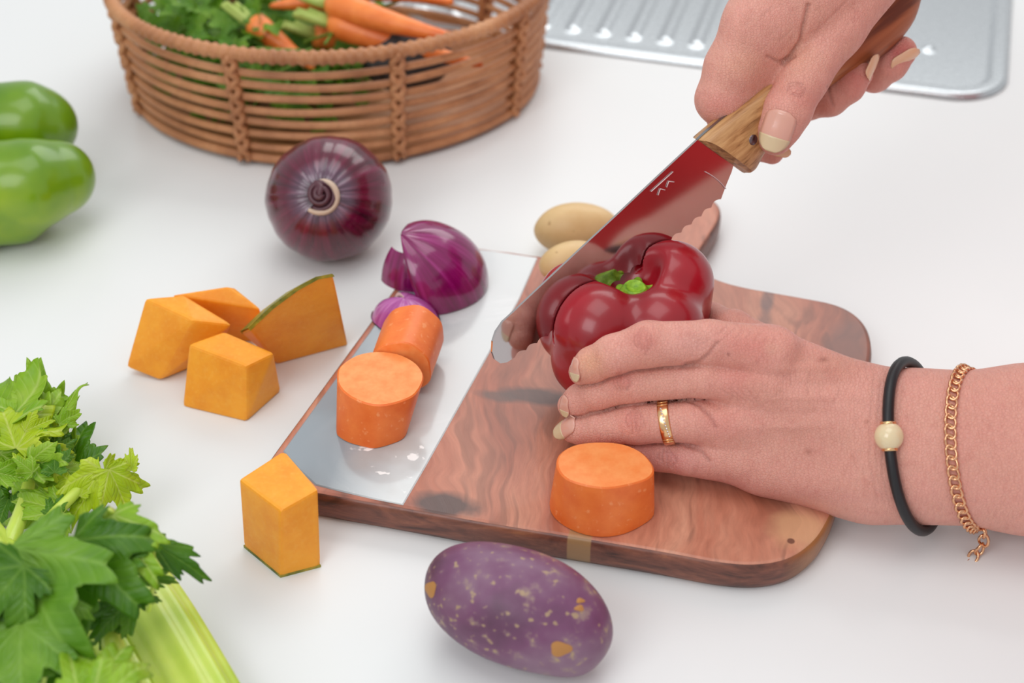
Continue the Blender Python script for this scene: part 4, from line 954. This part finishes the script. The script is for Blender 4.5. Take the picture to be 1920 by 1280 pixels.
nail(RH, RBVH, 1456, 246, -.34, .94, 80, 60, .36)
p = PD(1466, 284, dh(1448, 286) + .008); nail(RH, RBVH, 0, 0, .97, .18, 34, 22, .0, normal=-F * .9 + U * .3, pos=p, mt=M_NAILP)
p = PD(1638, 126, dh(1612, 139) - .013); nail(RH, RBVH, 0, 0, .50, -.85, 50, 34, .0, normal=R * .80 - U * .35 - F * .55, pos=p, mt=M_NAILP)
p = PD(1698, 112, dh(1690, 97) - .011); nail(RH, RBVH, 0, 0, .82, -.55, 62, 34, .0, normal=R * .35 - U * .65 - F * .55, pos=p, mt=M_NAILP)

# clothed torso and sleeves beyond the right edge of the frame (mirrored in the blade)
def cloth(t, b):
    n = NT(t); c = n.coord(); n.bump(n.noise(c, 900, 2), .3, .0006, b)
M_RED = mat('red_knit_top', srgb(196, 22, 26), .8, nodes=cloth)
axt = [np.arange(.36, 1.0, .009), np.arange(-.56, .36, .009), np.arange(-.50, .66, .009)]; tf = Field(axt)
tf.cap((.80, -.28, -.44), (.775, -.27, .30), .15, .155, .05, ((0, 1, 0), 1.42), pad=.1); tf.cap((.76, -.42, .40), (.76, .0, .40), .075, .075, .08, pad=.1)
tf.cap((.75, -.39, .38), (.66, -.27, .10), .065, .055, .05, pad=.06); tf.cap((.66, -.27, .10), (.585, -.17, .052), .058, .050, .03, pad=.06)
fe = fore0[0] + np.array([.20, .13, .24]); tf.cap((.76, .05, .42), fe + [.06, .0, .0], .07, .06, .05, pad=.06); tf.cap(fe + [.06, 0, 0], fe + [.0, 0, -.01], .06, .055, .03, pad=.06)
V, Q = tf.nets(); V = lap(V, Q, 2); link('red_top', fast_mesh('red_top', V - np.array(person.location), Q), M_RED, person)['label'] = 'red knitted top'

# ================================================================== JEWELLERY
M_GOLD = mat('gold', srgb(236, 190, 140), .2, metal=1); M_ROSE = mat('rose_gold', srgb(232, 178, 138), .2, metal=1)
M_CORD = mat('black_rubber_cord', srgb(26, 24, 27), .42); M_PEARL = mat('cream_pearl', srgb(226, 206, 166), .22, sss=.15, ssss=.003, coat=.6)
M_STONE = mat('small_clear_stones', srgb(232, 228, 226), .15, metal=.7)
def loop(bvh, c, n_, off, m_=72):
    n_ = n_ / np.linalg.norm(n_); u1 = np.cross(n_, [0, 0, 1.]); u1 /= np.linalg.norm(u1); u2 = np.cross(n_, u1); out = []
    for i in range(m_):
        a = 2 * math.pi * i / m_; d = u1 * math.cos(a) + u2 * math.sin(a); src = np.array(c) + d * .12; h_ = bvh.ray_cast(Vector(src), Vector(-d))
        rr_ = .12 - h_[3] if h_[0] is not None else .03
        out.append((rr_, d))
    rs_ = np.array([o[0] for o in out]); rs_ = (rs_ + np.roll(rs_, 1) + np.roll(rs_, -1) + np.roll(rs_, 2) + np.roll(rs_, -2)) / 5
    return np.array([np.array(c) + out[i][1] * (rs_[i] + off) for i in range(m_)])
# finger ring
rc2 = PD(1250, 789, .8065); rn = PD(1195, 791, .809) - PD(1300, 788, .803); rn /= np.linalg.norm(rn); rn = rn + (-U) * .12
rn /= np.linalg.norm(rn); rrad = 41.8 * .806 / FPX; u1 = np.cross(rn, U); u1 /= np.linalg.norm(u1); u2 = np.cross(rn, u1)
ring = thing('finger_ring', rc2, 'gold ring with a slanted row of tiny stones on the ring finger', 'ring'); NS = 72
prof_ = [(-1, .0), (-1, .0007), (-.7, .0011), (.7, .0011), (1, .0007), (1, 0)]; V = []
for i in range(NS):
    a = 2 * math.pi * i / NS; d = u1 * math.cos(a) + u2 * math.sin(a)
    for s_, o_ in prof_: V.append(rc2 + d * (rrad + o_) + rn * s_ * .0029)
np_ = len(prof_); Fc = [(i * np_ + j, i * np_ + (j + 1) % np_, ((i + 1) % NS) * np_ + (j + 1) % np_, ((i + 1) % NS) * np_ + j) for i in range(NS) for j in range(np_)]
mesh('band', V, Fc, M_GOLD, ring)
ac_ = math.atan2(np.dot(-F, u2), np.dot(-F, u1)); parts = []; upsgn = 1 if np.dot(u1 * -math.sin(ac_) + u2 * math.cos(ac_), U) > 0 else -1
for i in range(11):
    a = ac_ + upsgn * (.62 - 1.24 * i / 10); d = u1 * math.cos(a) + u2 * math.sin(a); q = rc2 + d * (rrad + .0011) + rn * (.0008 - .0022 * i / 10)
    parts.append(tube_mesh([q - d * .0004, q + d * .0004], .00055, 6))
v, fc = join(parts); mesh('stones', v, fc, M_STONE, ring)['label'] = 'slanted row of tiny clear stones'
for a_off in (.80, .95, -.80, -.95):
    a = ac_ + upsgn * a_off; d = u1 * math.cos(a) + u2 * math.sin(a); v, fc = tube_mesh([rc2 + d * (rrad + .0012) + rn * s_ * .0028 for s_ in (-1, 1)], .0003, 6); mesh('groove_bar', v, fc, M_GOLD, ring)
# cord bracelet with pearl
cc1 = PD(1718, 838, .802); cn = PD(1900, 842, .797) - PD(1700, 838, .802); cn /= np.linalg.norm(cn); tilt = cn + F * -.62 + U * .13
cl = loop(LBVH, cc1, tilt, .0032); crd = .0029
wrist = thing('cord_bracelet', cc1, 'black rubber cord bracelet with one cream pearl around the wrist', 'bracelet')
v, fc = tube_mesh(cl, crd, 12, closed=True); mesh('cord', v, fc, M_CORD, wrist)
sx_, sy_ = proj(cl); kk = np.array([depth(p) for p in cl]); cand = [(abs(sy_[i] - 818), i) for i in range(len(cl)) if kk[i] < .802]; ip = min(cand)[1]
pq = cl[ip]; tq = cl[(ip + 1) % len(cl)] - cl[ip - 1]; tq /= np.linalg.norm(tq); pr2 = 27 * .78 / FPX
bm = bmesh.new(); bmesh.ops.create_uvsphere(bm, u_segments=32, v_segments=20, radius=pr2); me = bpy.data.meshes.new('pearl'); bm.to_mesh(me); bm.free(); po = link('pearl', me, M_PEARL, wrist); po.location = Vector(pq - cc1)
for s_ in (-1, 1):
    q = pq + tq * s_ * pr2 * .9; v, fc = tube_mesh([q - tq * .0008, q + tq * .0008], .0040, 20); mesh('gold_collar', v, fc, M_GOLD, wrist)
# curb chain
cc2 = PD(1822, 840, .799); tilt2 = cn + F * -.55 + U * .09; ch = loop(LBVH, cc2, tilt2, .0012, 220)
seg = np.linalg.norm(np.roll(ch, -1, 0) - ch, axis=1); tot = seg.sum(); NL = int(round(tot / .0052)); cs = np.concatenate([[0], np.cumsum(seg)]); chc = np.vstack([ch, ch[:1]])
chain = thing('chain_bracelet', cc2, 'rose gold curb chain bracelet with a dangling end around the forearm', 'bracelet')
def link_mesh():
    pth = []
    for i in range(16):
        a = 2 * math.pi * i / 16; pth.append([.0037 * math.cos(a), .0024 * math.sin(a), .0006 * math.sin(2 * a)])
    v, fc = tube_mesh(pth, .0008, 6, closed=True); me = bpy.data.meshes.new('chain_link'); me.from_pydata([tuple(q) for q in v], [], fc); me.update(); me.materials.append(M_ROSE); me.polygons.foreach_set('use_smooth', [True] * len(me.polygons)); return me
LM = link_mesh()
def put_link(q, t_, nrm, tw):
    t_ = t_ / np.linalg.norm(t_); nrm = nrm - t_ * np.dot(nrm, t_); nrm /= np.linalg.norm(nrm); b_ = np.cross(nrm, t_)
    n2 = nrm * math.cos(tw) + b_ * math.sin(tw); b2 = np.cross(n2, t_); t3 = t_ * math.cos(.32) + b2 * math.sin(.32); b3 = np.cross(n2, t3)
    o = bpy.data.objects.new('chain_link', LM); COL.objects.link(o); o.parent = chain
    M = Matrix(((t3[0], b3[0], n2[0], q[0] - cc2[0]), (t3[1], b3[1], n2[1], q[1] - cc2[1]), (t3[2], b3[2], n2[2], q[2] - cc2[2]), (0, 0, 0, 1))); o.matrix_local = M
for i in range(NL):
    s_ = tot * i / NL; q = np.array([np.interp(s_, cs, chc[:, a]) for a in range(3)]); q2 = np.array([np.interp((s_ + .002) % tot, cs, chc[:, a]) for a in range(3)]); put_link(q, q2 - q, q - cc2, .45)
# dangling end: leaves the chain at its lower side and rests on the worktop
dd_ = [PD(1840, 985, .792), PD(1846, 1002, .796), PD(1842, 1020, .800), PD(1834, 1034, .802), PD(1822, 1047, .8035), PD(1812, 1060, .805)]
dp = smooth_path(dd_, 40); sg = np.concatenate([[0], np.cumsum(np.linalg.norm(np.diff(dp, axis=0), axis=1))]); nd = int(sg[-1] / .0052)
for i in range(nd + 1):
    s_ = sg[-1] * i / max(nd, 1); q = np.array([np.interp(s_, sg, dp[:, a]) for a in range(3)]); q2 = np.array([np.interp(s_ + .002, sg, dp[:, a]) for a in range(3)])
    tt = q2 - q
    if np.linalg.norm(tt) < 1e-5: tt = dp[-1] - dp[-3]
    put_link(q, tt, -F + U * .4, 0.9 if i % 2 else -.2)
cl_ = dp[-1]; v, fc = tube_mesh([cl_, cl_ + (dp[-1] - dp[-3]) / np.linalg.norm(dp[-1] - dp[-3]) * .004], [.0009, .0012], 8); mesh('clasp_end', v, fc, M_ROSE, chain)

# ================================================================== WICKER BASKET
def wick(t, b):
    n = NT(t); c = n.coord(); v = n.noise(c, 30, 3); f = n.noise(c, 300, 3)
    col = n.ramp(v, [(.3, srgb(160, 104, 66)), (.55, srgb(190, 130, 86)), (.75, srgb(206, 150, 106))]); n.link(n.mix(n.mr(f, .5, .8, 0, .4), col, srgb(140, 84, 50)), b.inputs['Base Color']); n.bump(f, .2, .0006, b)
M_WICK = mat('wicker', srgb(178, 122, 78), .5, nodes=wick); M_WRAP = mat('wicker_wrap', srgb(176, 116, 66), .5, nodes=wick)
BK = dict(cx=-.136, cy=.3306, rot=.0888, H=.0874, a=(.1545, .162), b=(.126, .125), n=1.92)
def bpt(t, u_, off=0.0):     # t angle, u_ 0 base .. 1 rim
    a = BK['a'][0] + (BK['a'][1] - BK['a'][0]) * u_ + off; b = BK['b'][0] + (BK['b'][1] - BK['b'][0]) * u_ + off
    x = a * math.copysign(abs(math.cos(t)) ** (2 / BK['n']), math.cos(t)); y = b * math.copysign(abs(math.sin(t)) ** (2 / BK['n']), math.sin(t))
    c, s = math.cos(BK['rot']), math.sin(BK['rot']); return np.array([BK['cx'] + x * c - y * s, BK['cy'] + x * s + y * c, .0045 + (BK['H'] - .0045) * u_])
basket = thing('wicker_basket', (BK['cx'], BK['cy'], 0), 'oval brown wicker basket filled with carrots and greens, at the back of the worktop', 'basket')
TS = [2 * math.pi * i / 160 for i in range(160)]
NR = 8
for i in range(NR):
    u_ = .02 + i / NR * .93; v, fc = tube_mesh([bpt(t, u_) + [0, 0, .0006 * math.sin(5 * t + i * 2)] for t in TS], .0028 if i else .0036, 8, closed=True)
    mesh('wicker_rod', v, fc, M_WICK, basket)
# rim: bundle with a wrapped cord
pth = [bpt(2 * math.pi * i / 700, 1.0, .0005) for i in range(700)]
v, fc = tube_mesh(pth, [.0052 + .0007 * math.sin(i * 2 * math.pi / 5) for i in range(700)], 10, closed=True); mesh('rim', v, fc, M_WRAP, basket)['label'] = 'thick wrapped wicker rim'
# vertical stakes with cross-over binding
def t_for(pxx):
    best = None
    for i in range(1800):
        t = math.pi + math.pi * i / 1800; q = proj(bpt(t, .5)); d = abs(q[0] - pxx)
        if best is None or d < best[0]: best = (d, t)
    return best[1]
tA, tB = t_for(448), t_for(744)
for t0_ in (tA, tB, tB + .72, tB + 1.35, tB + 1.95, tA - .80, tA - 1.4, tA - 2.0, math.pi / 2 + .1):
    parts = [tube_mesh([bpt(t0_, u_ / 10, -.0030) for u_ in range(0, 11)], .0028, 8)]
    for sg_ in (-1, 1):
        pth = []
        for k_ in range(NR * 8 + 1):
            u_ = k_ / (NR * 8); ph = math.pi * k_ / 8; pth.append(bpt(t0_ + sg_ * .022 * math.sin(ph + .5) * 1.0, u_ * .99, .0040 + .0012 * math.cos(ph * 2 + (1.5 if sg_ > 0 else 0))))
        parts.append(tube_mesh(pth, .0026, 6))
    v, fc = join(parts); mesh('stake_binding', v, fc, M_WRAP, basket)
V = [np.array([BK['cx'], BK['cy'], .004])]; n_ = 96
for i in range(1, 13):
    for j in range(n_):
        q = bpt(2 * math.pi * j / n_, 0); V.append(np.array([BK['cx'] + (q[0] - BK['cx']) * i / 12, BK['cy'] + (q[1] - BK['cy']) * i / 12, .004 + (.0008 if i % 2 else 0)]))
Fc = [(0, 1 + j, 1 + (j + 1) % n_) for j in range(n_)] + [(1 + i * n_ + j, 1 + (i + 1) * n_ + j, 1 + (i + 1) * n_ + (j + 1) % n_, 1 + i * n_ + (j + 1) % n_) for i in range(11) for j in range(n_)]
mesh('base', V, Fc, M_WICK, basket)
# ---------------- contents
def leafmat(name, a, bb, cc, vein, rough=.38):
    def f(t, b):
        n = NT(t); tc = n.new('ShaderNodeAttribute', attribute_name='tint'); sep = n.new('ShaderNodeSeparateXYZ'); n.link(tc.outputs['Vector'], sep.inputs[0])
        c = n.coord(); v = n.noise(c, 40, 3); col = n.ramp(v, [(.3, a), (.52, bb), (.72, cc)])
        dv = n.math('PINGPONG', n.math('MULTIPLY', n.math('SUBTRACT', sep.outputs[0], .5), 8.055), .5); mv = n.mr(n.math('MULTIPLY', dv, sep.outputs[2]), .0, .035, .75, 0)
        sv = n.math('PINGPONG', n.math('SUBTRACT', n.math('MULTIPLY', sep.outputs[2], 7.0), n.math('MULTIPLY', dv, 4.0)), .5); ms = n.mr(sv, 0, .10, .28, 0)
        m = n.math('MAXIMUM', mv, ms); n.link(n.mix(m, col, vein), b.inputs['Base Color'])
        hb_ = n.math('ADD', n.math('MULTIPLY', n.mr(sv, 0, .3), .5), n.math('MULTIPLY', n.noise(c, 140, 3), .8)); hb_ = n.math('ADD', hb_, n.mr(dv, 0, .12, 0, .5)); n.bump(hb_, .45, .0012, b)
        tr = n.new('ShaderNodeBsdfTranslucent'); n.link(n.mix(m, cc, vein), tr.inputs[0]); mx = n.new('ShaderNodeMixShader'); mx.inputs[0].default_value = .38
        out = n.n['Material Output']; n.link(b.outputs[0], mx.inputs[1]); n.link(tr.outputs[0], mx.inputs[2]); n.link(mx.outputs[0], out.inputs[0])
    return mat(name, bb, rough, nodes=f)
M_LY = leafmat('leaf_yellow_green', srgb(168, 200, 22), srgb(196, 220, 36), srgb(216, 230, 80), srgb(228, 236, 130))
M_LM = leafmat('leaf_mid_green', srgb(124, 176, 24), srgb(158, 200, 44), srgb(188, 216, 84), srgb(206, 226, 124))
M_LD = leafmat('leaf_deep_green', srgb(58, 112, 8), srgb(84, 138, 16), srgb(118, 168, 40), srgb(134, 178, 66))
M_LF = leafmat('leaf_front_green', srgb(92, 146, 26), srgb(118, 168, 40), srgb(146, 190, 66), srgb(150, 194, 80))
M_LP = leafmat('parsley_leaf', srgb(56, 108, 22), srgb(92, 146, 32), srgb(140, 184, 44), srgb(140, 176, 80), .45)
def leaf_geo(base, tip, up, wf=1.0, fold=.25, droop=.2, rip=.06, seed=0, ns=9, nf=64, span=2.05, teeth=.15, lobes=.38):
    base = np.array(base, float); tip = np.array(tip, float); d = tip - base; Ln = np.linalg.norm(d); d /= Ln; up = np.array(up, float); up = up - d * np.dot(up, d); up /= np.linalg.norm(up) + 1e-9; sd_ = np.cross(up, d)
    V = [base]; T = [(0.5, 0, 0)]
    rs_ = random.Random(seed); off = [rs_.uniform(-1, 1) for _ in range(8)]
    for i in range(1, ns + 1):
        s_ = i / ns
        for j in range(nf + 1):
            ph = -span + 2 * span * j / nf; w_ = abs(ph)
            env = .30 + .70 * math.exp(-(w_ / 1.25) ** 2); pos = ph / .78 + off[0] * .06; nt_ = abs((pos % 1) - .5) * 2      # 1 at lobe centre, 0 between
            lob = 1 - lobes * (1 - nt_) ** 1.9
            tt = (ph * 3.85 + off[1] * .3 + .5) % 1; tooth = 1 + teeth * (abs(tt - .5) * 2 - .5) * 1.3 + .04 * off[2] * math.sin(ph * 5 + off[3] * 3)
            r_ = Ln * env * lob * tooth * s_ * (1 + 0 * s_)
            x = r_ * math.cos(ph); y = r_ * math.sin(ph) * wf * 1.05
            z = fold * abs(y) - droop * (r_ / Ln) ** 2 * Ln + rip * Ln * 3.2 * s_ * mnoise.noise(Vector((x / Ln * 1.9 + off[4] * 9, y / Ln * 1.9 + off[5] * 9, seed * .37))) + .03 * Ln * s_ * s_ * math.sin(ph * 8 + off[5] * 3)
            V.append(base + d * x + sd_ * y + up * z); T.append((ph / 6.2832 + .5, s_, r_ / Ln))
    W = nf + 1; Fc = [(0, 1 + j, 2 + j) for j in range(nf)] + [(1 + i * W + j, 1 + (i + 1) * W + j, 1 + (i + 1) * W + j + 1, 1 + i * W + j + 1) for i in range(ns - 1) for j in range(nf)]
    return V, Fc, T
# parsley
parts = []; T = []; rr = random.Random(4)
for i in range(430):
    a = rr.uniform(0, 2 * math.pi); q = rr.random() ** .5
    xx = BK['cx'] - .055 + .085 * q * math.cos(a); yy = BK['cy'] - .01 + .105 * q * math.sin(a); zz = rr.uniform(.012, .088)
    if xx > BK['cx'] - .035 and zz > .055: zz -= .035
    r_ = ((xx - BK['cx']) / .142) ** 2 + ((yy - BK['cy']) / .108) ** 2
    if r_ > 1: continue
    dd = np.array([rr.uniform(-1, 1), rr.uniform(-1, .6), rr.uniform(-.3, .7)]); dd /= np.linalg.norm(dd); Ls = rr.uniform(.012, .022)
    b0_ = np.array([xx, yy, zz]); v, fc, t_ = leaf_geo(b0_, b0_ + dd * Ls, [rr.uniform(-.6, .6), rr.uniform(-1, .2), 1], 1.0, .2, .2, .1, i, 3, 18, 2.0, .12, .45); parts.append((v, fc)); T += t_
for i in range(90):
    a = rr.uniform(0, 6.28); b0_ = np.array([BK['cx'] - .05 + .06 * math.cos(a), BK['cy'] + .07 * math.sin(a), rr.uniform(.02, .07)])
    v, fc = tube_mesh([b0_, b0_ + [rr.uniform(-.01, .03), rr.uniform(-.03, .0), .008], b0_ + [rr.uniform(.0, .05), rr.uniform(-.03, .0), .012]], .0011, 5); parts.append((v, fc)); T += [(.25, .5, 0)] * len(v)
v, fc = join(parts); v = np.array(v); rb = np.sqrt(((v[:, 0] - BK['cx']) / .146) ** 2 + ((v[:, 1] - BK['cy']) / .112) ** 2); k_ = np.minimum(1, 1 / np.maximum(rb, 1e-6)); v[:, 0] = BK['cx'] + (v[:, 0] - BK['cx']) * k_; v[:, 1] = BK['cy'] + (v[:, 1] - BK['cy']) * k_; v[:, 2] = np.maximum(v[:, 2], .0065)
o = mesh('parsley_bunch', v, fc, M_LP); color_attr(o.data, np.array(T)); recenter(o); tag(o, 'leafy green parsley bunch filling the left half of the basket', 'herbs')
def car2(t, b):
    n = NT(t); c = n.coord(); v = n.noise(c, 50, 4, .6); n.link(n.ramp(v, [(.3, srgb(222, 104, 36)), (.65, srgb(248, 142, 68))]), b.inputs['Base Color'])
M_CARW = mat('whole_carrot', srgb(234, 116, 48), .38, sss=.12, sssr=(1, .4, .15), ssss=.004, nodes=car2); M_CGR = mat('carrot_top_green', srgb(172, 190, 96), .5)
def carrot(p0, p1, r0, label, stub=True, bend=0):
    p0 = np.array(p0); p1 = np.array(p1); n_ = 26; d = (p1 - p0) / np.linalg.norm(p1 - p0); sdv = np.cross(d, [0, 0, 1.]); pth = []; rad = []
    for i in range(n_):
        t = i / (n_ - 1); pth.append(p0 + (p1 - p0) * t + sdv * bend * math.sin(math.pi * t)); rad.append(r0 * (math.sqrt(min(1, (t + .006) / .10)) * (1 - .80 * t ** 1.15)) * (1 + .015 * math.sin(t * 40)))
    rad[-1] *= .5; t_ = thing('carrot', p0, label, 'carrot', 'whole carrots in the basket'); v, fc = tube_mesh(pth, rad, 18); mesh('root', v, fc, M_CARW, t_)
    parts = []
    if stub:
        for a in range(5):
            o_ = np.array([math.cos(a * 1.26), math.sin(a * 1.26), 0]) * r0 * .3; parts.append(tube_mesh([p0 + d * .003 + o_, p0 - d * .007 + o_ * 1.2, p0 - d * (.014 + .002 * a) + o_ * 1.6 + [0, 0, .001]], [r0 * .34, r0 * .27, r0 * .2], 8))
        v, fc = join(parts); mesh('stem_stub', v, fc, M_CGR, t_)['label'] = 'trimmed green stem stub'
carrot(P(468, 38, .078), P(590, 130, .052), .0105, 'carrot with pale green top pointing down at the front rim of the basket')
carrot(P(612, 2, .089), P(872, 76, .084), .0125, 'long carrot on top of the pile reaching toward the right side of the basket', bend=.004)
carrot(P(612, 38, .078), P(905, 122, .056), .0120, 'carrot with trimmed green stub lying over the dark avocado', bend=.004)
carrot(P(640, -28, .090), P(850, 4, .086), .0115, 'carrot at the far side of the basket with its tip at the upper right', bend=-.003)
carrot(P(660, -6, .080), P(505, 12, .076), .0105, 'carrot lying crosswise under the pile pointing left toward the parsley', stub=False)
carrot(P(585, 62, .058), P(690, 95, .040), .0115, 'shaded carrot low in the pile behind the front rim')
def avo(t, b):
    n = NT(t); c = n.coord(); v = n.noise(c, 110, 4, .6); n.link(n.ramp(v, [(.3, srgb(34, 34, 34)), (.6, srgb(66, 64, 64)), (.8, srgb(92, 88, 88))]), b.inputs['Base Color']); n.bump(v, .8, .0025, b)
M_AVO = mat('avocado_skin', srgb(50, 50, 50), .45, nodes=avo)
pc = P(762, 98, .056); lump('avocado', pc, (.034, .026, .026), RZYX(.25, 0, 0), M_AVO, 'dark rough skinned avocado near the front right of the basket', 'avocado', 21, .05, floor=.026)

# ================================================================== CELERY
def stalk(t, b):
    n = NT(t); c = n.coord(rot=(0, 0, .9)); v = n.noise(c, 30, 3); n.link(n.ramp(v, [(.3, srgb(176, 204, 60)), (.6, srgb(204, 222, 96)), (.8, srgb(222, 234, 140))]), b.inputs['Base Color'])
M_STALK = mat('celery_stalk', srgb(198, 218, 88), .35, sss=.2, sssr=(.5, 1, .2), ssss=.005, coat=.2, nodes=stalk)
cel = thing('celery_bunch', P(120, 1180, 0), 'leafy green celery bunch at the lower left corner of the worktop', 'celery')
UPV = -F * .75 + np.array([0, 0, .45])
def leaf(b_, t_, m, wf=1.0, fold=.15, droop=.15, up=None, seed=None, **kw):
    B_ = P(*b_); T_ = P(*t_); seed = int(b_[0] * 7 + b_[1]) if seed is None else seed; u_ = np.array(UPV if up is None else up, float)
    v, fc, t = leaf_geo(B_, T_, u_, wf, fold, droop, kw.pop('rip', .07), seed, 12, 96, **kw); v = np.array(v); v[:, 2] = np.maximum(v[:, 2], .0006)
    o = mesh('leaf', v, fc, m, cel); color_attr(o.data, np.array(t)); sm = o.modifiers.new('s', 'SOLIDIFY'); sm.thickness = .0003; return o
def stem(pts, r0, r1, m=None):
    v, fc = tube_mesh(smooth_path([P(*p) for p in pts], 24), np.linspace(r0, r1, len(smooth_path([P(*p) for p in pts], 24))), 10); return mesh('stem', v, fc, m or M_STALK, cel)
# ribbed stalks (U section)
def ribbed(pts, wd, lab=None):
    pth = smooth_path([P(*p) for p in pts], 20); n_ = 28; V = []; T0 = np.gradient(pth, axis=0); T0 /= np.linalg.norm(T0, axis=1)[:, None]
    for i, p in enumerate(pth):
        sdv = np.cross(T0[i], [0, 0, 1.]); sdv /= np.linalg.norm(sdv); upv = np.cross(sdv, T0[i])
        for lay in (0, 1):
            for j in range(n_ + 1):
                a = -1.25 + 2.5 * j / n_; r_ = wd * (1 - .24 * lay) + (.0008 * math.cos(a * 11) if lay == 0 else 0)
                V.append(p + sdv * r_ * math.sin(a) * 1.1 + upv * (r_ * math.cos(a) * .8 - wd * .2))
    W = 2 * (n_ + 1); Fc = []
    for i in range(len(pth) - 1):
        for j in range(n_): a = i * W + j; Fc.append((a, a + 1, a + W + 1, a + W)); b = a + n_ + 1; Fc.append((b, b + W, b + W + 1, b + 1))
        for j in (0, n_): a = i * W + j; Fc.append((a, a + W, a + W + n_ + 1, a + n_ + 1))
    for i in (0, len(pth) - 1):
        for j in range(n_): a = i * W + j; Fc.append((a, a + 1, a + n_ + 2, a + n_ + 1))
    V = np.array(V); V[:, 2] = np.maximum(V[:, 2], .0006); o = mesh('stalk', V, Fc, M_STALK, cel)
    bm = bmesh.new(); bm.from_mesh(o.data); bmesh.ops.recalc_face_normals(bm, faces=bm.faces); bm.to_mesh(o.data); bm.free(); return o
ribbed([(235, 1070, .018), (300, 1165, .016), (400, 1340, .014), (520, 1560, .014)], .0165)
ribbed([(-60, 1000, .020), (10, 1100, .022), (90, 1230, .022), (200, 1420, .020)], .0150)
ribbed([(150, 1100, .012), (215, 1230, .012), (330, 1450, .012)], .0120)
stem([(285, 1020, .075), (288, 1070, .070), (284, 1120, .062), (278, 1145, .055)], .0012, .0010); stem([(210, 955, .085), (195, 980, .08), (180, 1010, .08)], .003, .0018, M_STALK)
stem([(200, 1170, .04), (215, 1220, .035), (245, 1290, .02)], .005, .006); stem([(185, 885, .03), (120, 945, .03), (60, 1010, .03), (0, 1080, .025)], .0026, .004); stem([(60, 880, .02), (40, 960, .02), (0, 1060, .02)], .003, .005)
S1_ = [ # base, tip, material, width
 ((84, 812, .020), (62, 672, .052), M_LM, .62, .5), ((70, 800, .030), (124, 756, .040), M_LY, .9, .2), ((60, 815, .030), (40, 700, .045), M_LM, .8, .3), ((50, 850, .030), (-30, 740, .035), M_LM, .9, .3),
 ((95, 880, .016), (116, 775, .030), M_LM, .75, .3), ((128, 892, .012), (160, 785, .030), M_LD, .85, .4), ((120, 880, .02), (170, 862, .018), M_LM, .9, .3), ((60, 835, .036), (120, 905, .018), M_LY, .9, .35),
 ((40, 860, .032), (80, 930, .014), M_LM, 1.0, .3), ((0, 850, .03), (48, 790, .040), M_LM, 1.0, .25), ((-10, 890, .02), (50, 915, .012), M_LD, .9, .3), ((30, 840, .038), (88, 745, .046), M_LY, .9, .3),
 ((10, 800, .04), (-20, 700, .04), M_LM, 1, .2), ((75, 905, .016), (140, 930, .012), M_LM, .9, .25), ((20, 925, .010), (-10, 985, .004), M_LD, .9, .2), ((100, 850, .03), (140, 820, .034), M_LD, 1.0, .3),
 # bright yellow middle leaves
 ((150, 915, .030), (74, 925, .024), M_LY, .75, .2), ((190, 880, .040), (118, 985, .020), M_LY, .62, .3), ((196, 884, .040), (278, 915, .026), M_LY, .85, .25), ((205, 880, .044), (245, 965, .022), M_LY, .75, .3), ((246, 882, .040), (246, 834, .046), M_LY, .42, .5), ((150, 930, .030), (170, 890, .036), M_LY, .9, .2),
 ((112, 948, .022), (2, 990, .014), M_LM, .75, .15), ((110, 955, .026), (20, 930, .024), M_LM, .6, .15), ((120, 962, .03), (96, 1015, .02), M_LM, .8, .2), ((95, 965, .03), (118, 925, .034), M_LD, .8, .2),
 # deeper green front leaves, closer to the lens
 ((212, 965, .085), (288, 1085, .075), M_LM, .62, .15), ((135, 1012, .080), (255, 1140, .070), M_LD, .95, .12), ((165, 1030, .07), (262, 1048, .08), M_LD, .7, .1), ((20, 1025, .085), (125, 1235, .070), M_LF, .95, .10), ((45, 1060, .090), (-60, 1180, .07), M_LD, .9, .1),
 ((285, 1016, .072), (396, 1086, .055), M_LD, .42, .3), ((262, 1080, .058), (338, 1088, .05), M_LF, .42, .3), ((262, 1112, .055), (304, 1128, .05), M_LD, .6, .2),
 ((215, 1130, .05), (195, 1215, .04), M_LD, .75, .15), ((250, 1120, .05), (170, 1190, .05), M_LD, .7, .1), ((150, 1310, .065), (240, 1180, .062), M_LM, .75, .12), ((170, 1320, .07), (285, 1235, .06), M_LM, .6, .12),
 ((40, 1170, .07), (30, 1330, .06), M_LF, 1.0, .1), ((-10, 1100, .08), (60, 1230, .06), M_LD, .9, .1), ((130, 1200, .05), (110, 1300, .05), M_LD, .8, .1), ((0, 1240, .06), (60, 1340, .05), M_LF, 1, .1), ((100, 1120, .075), (150, 1215, .06), M_LF, .8, .12)]
rx_ = random.Random(11)
for i in range(22):
    bx_, by_ = rx_.uniform(-10, 115), rx_.uniform(760, 905); a_r = rx_.uniform(-2.9, .3); l_ = rx_.uniform(42, 78); zb = rx_.uniform(.022, .042)
    S1_.insert(26, ((bx_, by_, zb), (min(bx_ + l_ * math.cos(a_r), 158), by_ + l_ * math.sin(a_r) * .8, zb + rx_.uniform(-.006, .012)), rx_.choice([M_LY, M_LM, M_LM, M_LD]), rx_.uniform(.6, 1.0), rx_.uniform(.1, .7)))
for i, (b_, t_, m, wf, fo) in enumerate(S1_):
    rj = random.Random(i); up = UPV + np.array([rj.uniform(-.5, .5), rj.uniform(-.3, .3), rj.uniform(-.1, .3)]) * (.9 if i < 48 else .35)
    leaf(b_, t_, m, wf, fo * .7, .12 + .12 * rj.random(), up, i, rip=.10 if i < 48 else .05)
